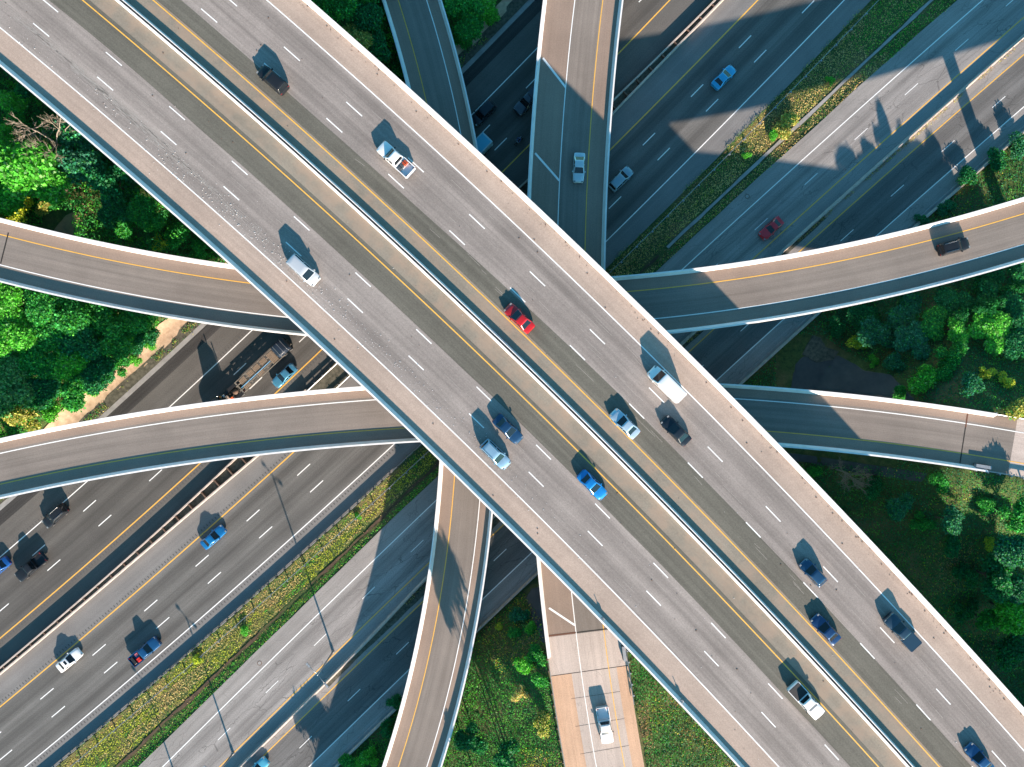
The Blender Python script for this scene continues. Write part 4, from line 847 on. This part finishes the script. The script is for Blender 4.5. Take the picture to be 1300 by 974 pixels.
# ---- box truck mostly hidden under the curved ramp
def boxtruck():
    u, off = m1a.inv(607, 188, 2.5); x, y = m1a.pt(u, off); a = m1a.heading(u) + math.pi
    root = empty('box_truck', (x, y, .012), a, 'pale blue box truck rear sticking out between the top ramp and overpass', 'truck')
    mb = MB(); base = 0; loft_x(mb, [(-2.4, 1.2, .9, 3.3, .15), (-2.32, 1.25, .9, 3.4, .15), (3.6, 1.25, .9, 3.4, .15), (3.68, 1.2, .9, 3.3, .15)]); link('cargo_box', mb.mesh('b'), carpaint((.30, .48, .55), 0), root, False)
    mb = MB(); mb.box(-2.1, 3.4, -1.0, 1.0, 3.43, 3.46); mb.build('roof_panel', mat('box_roof', (.06, .36, .52), .5), root)
    mb = MB(); loft_x(mb, [(3.8, 1.05, .5, 2.4, .2), (5.0, 1.05, .5, 2.35, .25), (5.6, 1.0, .5, 1.5, .25), (6.3, .9, .5, 1.3, .2)]); link('cab', mb.mesh('c'), carpaint(WHITE, 0), root, True)
    pane((5.62, -.85, 1.55), (5.62, .85, 1.55), (5.08, .8, 2.25), (5.08, -.8, 2.25), .04, .03).build('windshield', M['glass'], root)
    for s in (-1, 1):
        wheel(root, -.9, s * .95, .45, .5); wheel(root, 5.2, s * .95, .45, .28)
        m_ = MB(); m_.box(-2.45, -2.38, s * .95 - .1, s * .95 + .1, .95, 1.15); m_.build('taillight', M['red_lens'], root)
    m_ = MB(); m_.box(-2.5, -2.38, -1.1, 1.1, .6, .75); m_.build('rear_bumper', M['trim'], root)
boxtruck()
# ---- motorcycle and rider
def skin_fig(name, verts, edges, radii, mt, parent, lvl=1):
    me = bpy.data.meshes.new(name); me.from_pydata(verts, edges, []); ob = link(name, me, mt, parent)
    md_ = ob.modifiers.new('skin', 'SKIN'); sv = me.skin_vertices[0].data if me.skin_vertices else None
    if sv is None:
        bpy.context.view_layer.objects.active = ob; sv = me.skin_vertices[0].data
    for i, r in enumerate(radii): sv[i].radius = (r, r)
    sv[0].use_root = True; sd = ob.modifiers.new('sub', 'SUBSURF'); sd.levels = lvl; sd.render_levels = lvl; md_.use_smooth_shade = True
    return ob
def motorcycle():
    u, off = m1a.inv(659, 178, .6); x, y = m1a.pt(u, off); a = m1a.heading(u) + math.pi
    root = empty('motorcycle', (x, y, .012), a, 'dark motorcycle ridden in deep shade between the two top ramps', 'motorcycle')
    mb = MB(); loft_x(mb, [(-.45, .08, .55, .8, .03), (-.1, .16, .4, .82, .06), (.25, .19, .4, 1.0, .08), (.5, .12, .5, .95, .05), (.62, .06, .6, .9, .02)]); link('body', mb.mesh('b'), mat('bike_paint', (.02, .03, .06), .3, .3, .8), root, True)
    for xx in (-.72, .78): wheel(root, xx, 0, .32, .15)
    m_ = MB(); m_.box(-.85, -.1, -.14, .14, .78, .86); m_.build('seat', M['trim'], root)
    m_ = MB(); m_.tube([(.45, -.38, 1.08), (.55, -.1, 1.02), (.55, .1, 1.02), (.45, .38, 1.08)], .02, 6); m_.build('handlebar', M['chrome'], root)
    m_ = MB(); m_.tube([(.55, .08, 1.0), (.78, .08, .32)], .03, 6); m_.tube([(.55, -.08, 1.0), (.78, -.08, .32)], .03, 6); m_.build('fork', M['chrome'], root)
    m_ = MB(); m_.tube([(.66, 0, .88), (.72, 0, .88)], [.1, .07], 10); m_.build('headlight', M['clear_lens'], root)
    m_ = MB(); m_.tube([(0, -.2, .4), (-.9, -.22, .42)], .05, 8); m_.build('exhaust', M['chrome'], root, True)
    r2 = empty('person', (x, y, .012), a, 'rider in blue jacket and dark helmet on the motorcycle', 'person')
    vs = [(-.25, 0, .92), (-.2, 0, 1.1), (-.1, 0, 1.32), (-.03, 0, 1.45), (.02, 0, 1.56), (.07, 0, 1.68), (-.05, .19, 1.4), (.15, .28, 1.2), (.42, .34, 1.1), (-.05, -.19, 1.4), (.15, -.28, 1.2), (.42, -.34, 1.1),
          (-.18, .12, .92), (.2, .24, .85), (.0, .22, .45), (.12, .22, .38), (-.18, -.12, .92), (.2, -.24, .85), (.0, -.22, .45), (.12, -.22, .38)]
    es = [(0, 1), (1, 2), (2, 3), (3, 4), (4, 5), (3, 6), (6, 7), (7, 8), (3, 9), (9, 10), (10, 11), (0, 12), (12, 13), (13, 14), (14, 15), (0, 16), (16, 17), (17, 18), (18, 19)]
    ra_ = [.15, .16, .18, .12, .06, .09, .09, .06, .045, .09, .06, .045, .11, .085, .055, .05, .11, .085, .055, .05]
    try: skin_fig('body', vs, es, ra_, mat('blue_jacket', (.03, .07, .25), .8), r2)
    except Exception as ex:
        mb = MB(); [mb.tube([vs[p], vs[q]], [ra_[p], ra_[q]], 8) for p, q in es]; mb.build('body', mat('blue_jacket', (.03, .07, .25), .8), r2, True)
    me = bpy.data.meshes.new('helmet'); bm = bmesh.new(); bmesh.ops.create_uvsphere(bm, u_segments=16, v_segments=10, radius=.15); bmesh.ops.scale(bm, vec=(1.12, .95, 1.05), verts=bm.verts); bmesh.ops.translate(bm, vec=(.08, 0, 1.7), verts=bm.verts); bm.to_mesh(me); bm.free()
    hb = link('helmet', me, mat('helmet', (.03, .04, .06), .2, 0, 1), r2, True)
    m_ = MB(); m_.box(.2, .262, -.09, .09, 1.66, 1.76); m_.build('visor', M['glass'], hb)
motorcycle()
# ================================================================ vegetation
def leaf_mesh(name, C, size, tones, nrm_up=.5, aspect=1.0, rng=RNG, flat=None):
    """one mesh of many small leaf-sized quads centred on C, with a per-leaf natural colour"""
    n = len(C); d = rng.normal(size=(n, 3)); d[:, 2] = np.abs(d[:, 2]) + nrm_up; d /= np.linalg.norm(d, axis=1)[:, None]
    t = rng.normal(size=(n, 3)); t -= (t * d).sum(1)[:, None] * d; t /= np.linalg.norm(t, axis=1)[:, None]; b = np.cross(d, t)
    s = (np.asarray(size) * rng.uniform(.6, 1.3, n))[:, None] * .5; t = t * s; b = b * s * aspect; bend = d * s * .35
    V = np.stack([C - t - b * .35, C + b - bend * .2, C + t + b * .35, C - b - bend], 1).reshape(-1, 3).astype(np.float32)
    me = bpy.data.meshes.new(name); me.vertices.add(4 * n); me.vertices.foreach_set('co', V.ravel()); me.loops.add(4 * n); me.polygons.add(n)
    me.polygons.foreach_set('loop_start', np.arange(n) * 4); me.loops.foreach_set('vertex_index', np.arange(4 * n))
    me.update(calc_edges=True)
    at = me.attributes.new('tone', 'FLOAT_COLOR', 'FACE'); col = np.ones((n, 4), np.float32); col[:, :3] = tones; at.data.foreach_set('color', col.ravel())
    return me
GREENS = dict(bright=(.095, .42, .042), mid=(.034, .255, .05), dark=(.016, .16, .056), teal=(.03, .18, .095), yellow=(.50, .54, .05), pale=(.15, .34, .11), olive=(.40, .38, .10), dry=(.74, .52, .22), brown=(.32, .20, .11))
def tone_of(base, n, jit=.35, rng=RNG):
    b = np.array(GREENS[base]) if isinstance(base, str) else np.array(base)
    k = np.exp(rng.normal(0, jit, (n, 1))); hue = 1 + rng.normal(0, .07, (n, 3)); return np.clip(b * k * hue, .004, .8)
def crown_points(n, R, Hc, seed, lumps=9, flat=.7):
    r = np.random.default_rng(seed); cs = []
    for i in range(lumps):
        a = r.uniform(0, 6.28); q = R * (.0 if i == 0 else r.uniform(.35, .72)); rad = R * r.uniform(.3, .48); cs.append((q * math.cos(a), q * math.sin(a), Hc + r.uniform(-.25, .3) * R * flat + (.2 * R if i == 0 else 0), rad))
    cs = np.array(cs); w_ = cs[:, 3] ** 2; idx = r.choice(lumps, n, p=w_ / w_.sum()); d = r.normal(size=(n, 3)); d /= np.linalg.norm(d, axis=1)[:, None]; d[:, 2] = np.where(d[:, 2] < -.2, -d[:, 2], d[:, 2])
    tw = r.integers(0, 40, n); k = r.uniform(.72, 1.08, n) * (1 + .12 * np.sin(tw * 2.4))
    P_ = cs[idx, :3] + d * (cs[idx, 3] * k)[:, None] * np.array([1, 1, .85])
    # gather leaves on small sprays
    sp = r.normal(size=(lumps * 40, 3)) * R * .05; P_ = P_ + sp[idx * 40 + tw]
    return P_, cs
_TREE = {}
def tree_proto(kind, seed):
    k = (kind, seed)
    if k in _TREE: return _TREE[k]
    r = np.random.default_rng(seed * 13 + len(kind)); R = 3.0
    if kind == 'bare': pts = None
    n = dict(bushy=7500, loose=3600, spray=2000)[kind] if kind != 'bare' else 0
    tr = MB(); H_ = 5.2 if kind != 'spray' else 1.6
    if kind == 'bare':
        tr.tube([(0, 0, -.5), (.1, 0, 2), (.2, .1, 3.2)], [.16, .12, .09], 8)
        def branch(p, d, l, rad, lev):
            q = p + d * l; tr.tube([tuple(p), tuple((p + q) / 2 + Vector(r.normal(size=3)) * l * .06), tuple(q)], [rad, rad * .75, rad * .5], 5, False)
            if lev:
                for _ in range(4 if lev > 1 else 5):
                    dd = (d + Vector(r.normal(size=3)) * .55).normalized(); branch(p + d * l * float(r.uniform(.45, 1)), dd, l * float(r.uniform(.5, .75)), rad * .55, lev - 1)
        for _ in range(9):
            a = r.uniform(0, 6.28); branch(Vector((.2, .1, float(r.uniform(1.6, 3.2)))), Vector((math.cos(a), math.sin(a), .55)).normalized(), 1.9, .07, 3)
        _TREE[k] = (None, tr.mesh('bare')); return _TREE[k]
    P_, cs = crown_points(n, R, H_, seed * 7 + 1, lumps=dict(bushy=11, loose=8, spray=6)[kind], flat=.7)
    tr.tube([(0, 0, -.8), (.05, .02, H_ * .5), (0, 0, H_)], [.2, .15, .08], 8)
    for c in cs[1:]: tr.tube([(0, 0, H_ * .45), (c[0] * .5, c[1] * .5, H_ * .75), (c[0], c[1], c[2])], [.09, .06, .02], 5)
    # tone per leaf is relative (multiplied by the kind's colour in the copies' material) -> stored for each colour
    _TREE[k] = (P_, tr.mesh('trunk')); return _TREE[k]
_CROWN = {}
def crown_mesh(kind, seed, tone):
    k = (kind, seed, tone)
    if k not in _CROWN:
        P_, _ = tree_proto(kind, seed); r = np.random.default_rng(seed + 99); n = len(P_)
        t = tone_of(tone, n, .38, r); t2 = tone_of('pale' if tone in ('bright', 'yellow') else 'bright' if tone == 'mid' else 'mid', n, .3, r)
        m_ = (r.random(n) < .12)[:, None]; t = np.where(m_, t2, t)
        _CROWN[k] = leaf_mesh('crown', P_, .35 if kind == 'bushy' else .4, t, .45, .8, r); _CROWN[k].materials.append(M['leaf'])
    return _CROWN[k]
_NT = [0]
def tree(px, py, rpx, tone, kind, label, group=None, cat=None, hs=1.0, name=None):
    """crown centred where it stands: radius rpx (photo pixels); base placed on the slope"""
    _NT[0] += 1; seed = _NT[0] % 6; R = rpx * .132 / .93; s = R / 3.0; z = 0; hc = 5.2 * s * hs if kind not in ('spray',) else 1.6 * s
    for _ in range(4): x, y = P(px, py, z + hc); z = float(terrain(np.array([x]), np.array([y]))[0])
    nm = name or ('bare_tree' if kind == 'bare' else 'shrub' if kind == 'spray' else 'leafy_tree')
    root = empty(nm, (x, y, z), random.random() * 6.28, label, cat or ('shrub' if kind == 'spray' else 'tree'), group); root.scale = (s, s, s * (hs if kind != 'spray' else 1))
    _, tm = tree_proto(kind, seed); t_ = bpy.data.objects.new('trunk', tm); COL.objects.link(t_); t_.parent = root
    if not tm.materials: tm.materials.append(M['deadwood'] if kind == 'bare' else M['bark'])
    if kind != 'bare':
        c_o = bpy.data.objects.new('crown', crown_mesh(kind, seed, tone)); COL.objects.link(c_o); c_o.parent = root
    return root
WORD = dict(bright='bright green', mid='mid green', dark='dark green', teal='teal', yellow='yellow green', pale='pale green', olive='olive', dry='tan')
def size_w(r): return 'big' if r >= 23 else 'medium' if r >= 15 else 'small'
def plant(cluster, where, items, hs=1.0):
    ordn = ['first', 'second', 'third', 'fourth', 'fifth', 'sixth', 'seventh', 'eighth', 'ninth', 'tenth', 'eleventh', 'twelfth']
    cnt = {}
    for it in sorted(items, key=lambda q: q[0]): cnt.setdefault((size_w(it[2]), it[3], it[4]), []).append(it)
    for (sz, tone, kind), l in cnt.items():
        for i, it in enumerate(l):
            px, py, r = it[:3]; w_ = {'bushy': 'bushy tree', 'loose': 'airy tree', 'spray': 'shrub', 'bare': 'bare dead tree'}[kind]
            pre = sz + ' ' + ('' if kind == 'bare' else WORD[tone] + ' ') + w_
            tree(px, py, r, tone, kind, pre + ' ' + where + ('' if len(l) == 1 else ', %s such from left' % ordn[i]), cluster, hs=hs * (1.7 if kind == 'bare' else 1))
B, L_, S_ = 'bushy', 'loose', 'spray'
plant('trees in the upper left corner', 'at upper left below the overpass', [
 (16,130,19,'bright',L_),(24,152,10,'bright',S_),(28,215,36,'bright',B),(62,232,26,'bright',B),(5,250,26,'bright',B),(8,182,18,'bright',L_),(36,166,34,'dry','bare'),(80,170,9,'bright',S_),
 (190,272,22,'mid',B),(228,300,18,'mid',S_),(66,112,18,'dark',B),(100,172,24,'teal',L_),(98,210,26,'teal',L_),(140,232,24,'dark',L_),(58,262,13,'olive',S_),(146,268,20,'dark',B),(140,196,18,'dark',S_),(40,108,18,'dark',L_),(168,240,17,'teal',S_),(25,270,22,'yellow',S_),(160,288,16,'mid',S_),(205,310,12,'yellow',S_),(255,318,13,'mid',S_)])
plant('trees between the two left ramps', 'between the two left ramps', [
 (14,388,24,'bright',B),(50,384,24,'mid',B),(90,398,26,'mid',B),(132,410,24,'mid',B),(170,412,22,'mid',B),(186,424,15,'dark',L_),(22,425,26,'bright',B),(62,424,24,'mid',B),(102,432,26,'dark',B),(142,440,24,'mid',B),(164,438,19,'dark',B),
 (14,468,24,'pale',B),(50,458,24,'mid',B),(88,458,24,'bright',B),(124,472,24,'dark',B),(150,464,14,'mid',L_),(188,438,9,'bright',S_),(172,456,9,'bright',S_),(14,500,26,'pale',B),(52,494,24,'dark',B),(92,496,22,'mid',L_),(118,490,14,'bright',S_),(30,528,20,'olive',L_),(60,520,17,'bright',S_),(92,508,13,'bright',S_),(134,482,10,'mid',S_)])
plant('trees at the top between the ramps', 'beside the top ramps', [
 (430,12,22,'mid',B),(462,22,20,'dark',B),(452,52,20,'olive',L_),(484,60,18,'dark',L_),(402,2,16,'mid',B),(500,95,15,'dark',S_),(470,-18,22,'mid',B),
 (588,8,20,'mid',B),(612,4,18,'bright',L_),(598,34,17,'mid',B),(586,54,12,'mid',S_),(622,22,12,'bright',S_)])
plant('trees on the slope at the right', 'on the right slope', [
 (1095,408,22,'dark',B),(1120,425,24,'teal',B),(1152,402,24,'teal',L_),(1160,430,22,'teal',B),(1190,412,20,'mid',L_),(1214,417,18,'bright',L_),(1258,418,24,'bright',B),(1288,396,24,'dark',B),(1246,384,22,'dark',L_),(1205,385,20,'dark',B),
 (1206,452,17,'mid',S_),(1200,470,13,'mid',S_),(1174,484,20,'bright',S_),(1088,438,14,'yellow',S_),(1110,459,8,'bright',S_),(1252,474,9,'yellow',S_),(1276,484,10,'yellow',S_),(1230,490,16,'teal',S_),(1290,515,16,'olive',S_),(1296,440,22,'dark',B),
 (1150,376,18,'dark',L_),(1255,358,20,'dark',B),(1290,350,20,'dark',L_),(1060,415,13,'dark',S_),(1136,462,14,'teal',S_),(1145,498,10,'mid',S_)], hs=.5)
plant('bushes above the upper ramp at right', 'above the upper ramp, right edge', [(1225,225,15,'dark',S_),(1262,205,16,'dark',S_),(1290,185,16,'teal',S_),(1200,262,12,'teal',S_),(1170,280,9,'teal',S_)])
plant('trees in the shade at lower right', 'in the lower right shade', [
 (1032,602,11,'mid',S_),(1092,604,22,'dry','bare'),(1110,620,15,'dark',S_),(1142,645,17,'teal',L_),(1172,664,13,'mid',S_),(1206,662,17,'teal',L_),(1205,690,15,'dark',S_),(1250,640,13,'mid',S_),(1256,690,9,'yellow',S_),(1289,652,18,'mid',L_),(1290,700,22,'teal',B),(1264,735,24,'dark',B),
 (1286,778,24,'bright',B),(1228,728,16,'dark',S_),(1296,745,20,'teal',B),(1258,790,18,'mid',L_),(1284,830,22,'dark',B),(1225,775,15,'dark',S_),(1196,612,13,'mid',S_)])
plant('shrubs beside the bottom ramps', 'between the bottom ramps', [
 (662,780,14,'teal',S_),(672,797,9,'bright',S_),(654,804,9,'mid',S_),(634,795,6,'yellow',S_),(667,842,14,'bright',S_),(684,832,13,'mid',S_),(688,862,12,'mid',S_),(598,938,18,'dark',L_),(640,958,18,'dark',L_),(690,920,14,'olive',S_),(660,880,10,'dry',S_)])
plant('shrubs left of the bottom ramp', 'left of the bottom curved ramp', [(466,962,14,'bright',S_),(440,968,12,'mid',S_),(490,925,12,'dark',S_),(500,890,11,'dark',S_),(520,968,10,'dark',S_)])
plant('shrubs in the grass median', 'in the dry grass median, upper right', [(996,158,17,'olive',S_),(984,172,9,'bright',S_),(1054,102,6,'bright',S_),(948,197,6,'bright',S_)])
plant('shrubs in the lower left grass median', 'in the lower left grass median', [(312,800,7,'bright',S_),(252,838,8,'yellow',S_),(455,655,5,'bright',S_)])
# trees beyond the bottom and right edges: their shadows reach the picture
for px, py, r, top_, lab in ((640,1012,13,19.5,'tall tree below the bottom edge, between the bottom ramps'), (662,1050,14,21,'second tall tree below the bottom edge, nearer the landing ramp'), (606,1030,18,12,'shorter tree below the bottom edge beside the curved ramp'), (446,1092,17,10.5,'slim tree below the bottom edge, left of the curved ramp'), (424,1078,15,9.5,'slimmer tree below the bottom edge, furthest left'), (470,1085,16,9,'low tree below the bottom edge, nearest the curved ramp')):
    tree(px, py, r, 'mid', 'loose', lab, 'trees below the bottom edge', hs=top_ / (7.8 * r * .132 / .93 / 3))
SL = [(1206,396,8.4,'tallest slim tree on the right slope'), (1197,399,6.6,'slim tree left of the tallest on the right slope'), (1217,393,6.9,'slim tree right of the tallest on the right slope'), (1249,374,7.4,'slim tree under the ramp bend on the right slope'), (1239,378,6.0,'shorter slim tree under the ramp bend, right slope'), (1178,404,5.4,'leftmost slim tree on the right slope')]
for i_, (gx, gy, H_, lab) in enumerate(SL):
    x, y = (gx - 650) * .1374, (487 - gy) * .1374; z = float(terrain(np.array([x]), np.array([y]))[0]); root = empty('slim_tree', (x, y, z), i_ * 1.3, lab, 'tree', 'slim trees on the right slope')
    k = H_ / 8.0; root.scale = (.42, .42, k); c_o = bpy.data.objects.new('crown', crown_mesh('loose', i_ % 3 + 1, 'dark')); COL.objects.link(c_o); c_o.parent = root
    t_ = bpy.data.objects.new('trunk', tree_proto('loose', i_ % 3 + 1)[1]); COL.objects.link(t_); t_.parent = root
# ---- ground cover: what nobody could count
def cover():
    N_ = 900000; X = RNG.uniform(-100, 100, N_); Y = RNG.uniform(-74, 74, N_)
    _, oa = m1a.invs(X, Y); _, ob = m1b.invs(X, Y); _, o2 = m2a.invs(X, Y); _, oc = m2b.invs(X, Y); _, ot = top.invs(X, Y)
    _, od = rd.invs(X, Y); _, orb = rb.invs(X, Y); ua, _ = m1a.invs(X, Y)
    nb = vnoise(X, Y, .25, 3); n2 = vnoise(X + 50, Y, .09, 3); n3 = vnoise(X, Y + 77, .7, 3)
    under = (ot > -6) & (ot < 12)                                   # straight below the overpass nothing grows
    bankw = np.where(ua < 0, 49.6, 48.5) + 2.2 * (nb - .5)
    nw = (oa > bankw) & ~under & ~((np.abs(X / .1374 + 650 - 99 + 8) < 22) & (np.abs(487 - Y / .1374 - 290) < 15))
    mid = (ob < 2.9 - .5 * nb) & (o2 > -2.7 + .9 * (nb - .5)) & ~under
    se = (oc < -27.6) & ~under
    onD = (np.abs(od - (Dl + Dr) / 2) < (Dr - Dl) / 2 + .35) & (Y < -38); onB = (np.abs(orb - (Bt + Bb) / 2) < (Bt - Bb) / 2 + .35) & (X > 66)
    gx = X / .1374 + 650; gy = 487 - Y / .1374
    pav = ((gx > 985) & (gx < 1125) & (gy > 425) & (gy < 575) & (gx - 985 < (gy - 380) * 1.3)) | ((gx > 655) & (gx < 690) & (gy > 718) & (gy < 775) & (gy < 718 + (gx - 640) * 1.3)) | ((gx > 960) & (gx < 1110) & (gy > 550) & (gy < 588))
    se &= ~(onD | onB | pav)
    ns = vnoise(ua * .10, ob * .9, 1.0, 3); ns2 = vnoise(ua * .13 + 40, ob * 1.0 + 9, 1.0, 3); st = lambda a: np.clip(a, 0, .92)
    # (name, mask, label)
    def put(name, mask, dens, hfun, size, tonefun, label, aspect=.6, up=.6):
        idx = np.nonzero(mask & (RNG.random(N_) < dens))[0]; x, y = X[idx], Y[idx]; z = terrain(x, y); hh = hfun(idx); zz = z + hh * RNG.uniform(.45, 1, len(idx)) ** .5 + .03
        me = leaf_mesh(name, np.stack([x, y, zz], 1), size, tonefun(idx), up, aspect); o_ = link(name, me, M['leaf']); tag(o_, label, None, None, 'stuff')
    def blend(idx, layers):
        n = len(idx); t = tone_of(layers[0][0], n, .22)
        for base, w_ in layers[1:]:
            m_ = (RNG.random(n) < w_[idx])[:, None]; t = np.where(m_, tone_of(base, n, .22), t)
        return t
    cl = lambda a: np.clip(a, 0, 1)
    put('undergrowth', nw, 1.0, lambda i: .3 + 4.2 * np.clip(nb[i] - .38, 0, 1) * 1.6, .34, lambda i: blend(i, [('mid', None), ('dark', cl((.5 - n2) * 2.5)), ('bright', cl((n3 - .45) * 3)), ('brown', cl((n2 - .66) * 1.5))]), 'dense leafy undergrowth on the banks at left and top')
    L = np.exp(-((X + 45) / 60) ** 2) * 0
    far = X > 10
    ad = ob - (-1.1 - 3.0 * np.abs((ua + 5) / 95.0) ** 1.7)        # side of the ditch
    put('grass', mid & ~((np.abs(ad) < .35 + .3 * nb) & (RNG.random(N_) < .93)), 1.0, lambda i: .08 + .22 * np.clip(nb[i] - .3, 0, 1), .22,
        lambda i: blend(i, [('dry', None), ('olive', st((ns - .50) * 9) * (1 - .6 * far)), ('yellow', st((ns2 - .50) * 10) * (1 - .75 * far)), ('brown', far * .35 * st((ns - .45) * 8)), ('bright', st((n3 * .5 + ns * .5 - .60) * 14) * (.85 - .5 * far)), ('bright', cl(np.clip((-ad - .2) * 2, 0, .85) * (1 - .85 * far) + .6 * (ua > 86 + 14 * (nb - .5)))), ('mid', cl((n3 - .56) * 5) * .6 * (-ad > 0)), ('brown', cl((.40 - n2) * 3) * .5 + .7 * (np.abs(ad) < .5) + .5 * (ob > 2.3))]), 'sunny yellow and green grass in the strip between the carriageways', .5, 2.0)
    rightside = (X > 25)
    put('rough_grass', se, .8, lambda i: .15 + 1.3 * np.clip(nb[i] - .45, 0, 1), .28,
        lambda i: blend(i, [('mid', None), ('dark', cl(.5 * rightside + (.5 - n2))), ('teal', .35 * rightside), ('bright', cl((n3 - .5) * 2.2 + .25 * (Y < -50) * (od < 16))), ('yellow', cl((n2 - .55) * 2.5) * (1 - .7 * rightside)), ('brown', cl((n2 - .62) * 4 + .7 * ((od > Dr + .3) & (od < Dr + 2.2) & (Y < -52)) + .5 * ((od < Dl - .3) & (od > Dl - 1.3) & (Y < -52)))), ('pale', cl((n3 - .66) * 3))]), 'rough grass and low weeds covering the slopes at right and bottom', .5, .9)
cover()
# weeds along the rubble verge and the old median
def weeds(g, f, u0, u1, n, sd, label, tones):
    u = RNG.uniform(u0, u1, n); pts = []
    for q in u:
        x, y = g.pt(float(q), f(float(q)) + RNG.normal(0, sd)); pts.append((x, y, .12 + abs(RNG.normal(0, .12))))
    C = np.array(pts); keep = vnoise(C[:, 0], C[:, 1], .35) > .47; C = C[keep]
    t = np.where((RNG.random(len(C)) < .5)[:, None], tone_of(tones[0], len(C)), tone_of(tones[1], len(C))); me = leaf_mesh('weeds', C, .22, t, .3, .5); tag(link('weeds', me, M['leaf']), label, None, None, 'stuff')
weeds(m1a, lambda u: 45.9, -110, 40, 9000, .35, 'weeds growing along the rubble verge at left', ('olive', 'mid'))
weeds(m2a, lambda u: m2w(u) - .5, -40, 110, 3500, .16, 'dry weeds along the foot of the old median wall', ('brown', 'olive'))
weeds(m1b, lambda u: 3.0, -110, 110, 6000, .2, 'weeds along the edge of the grass median', ('olive', 'dark'))
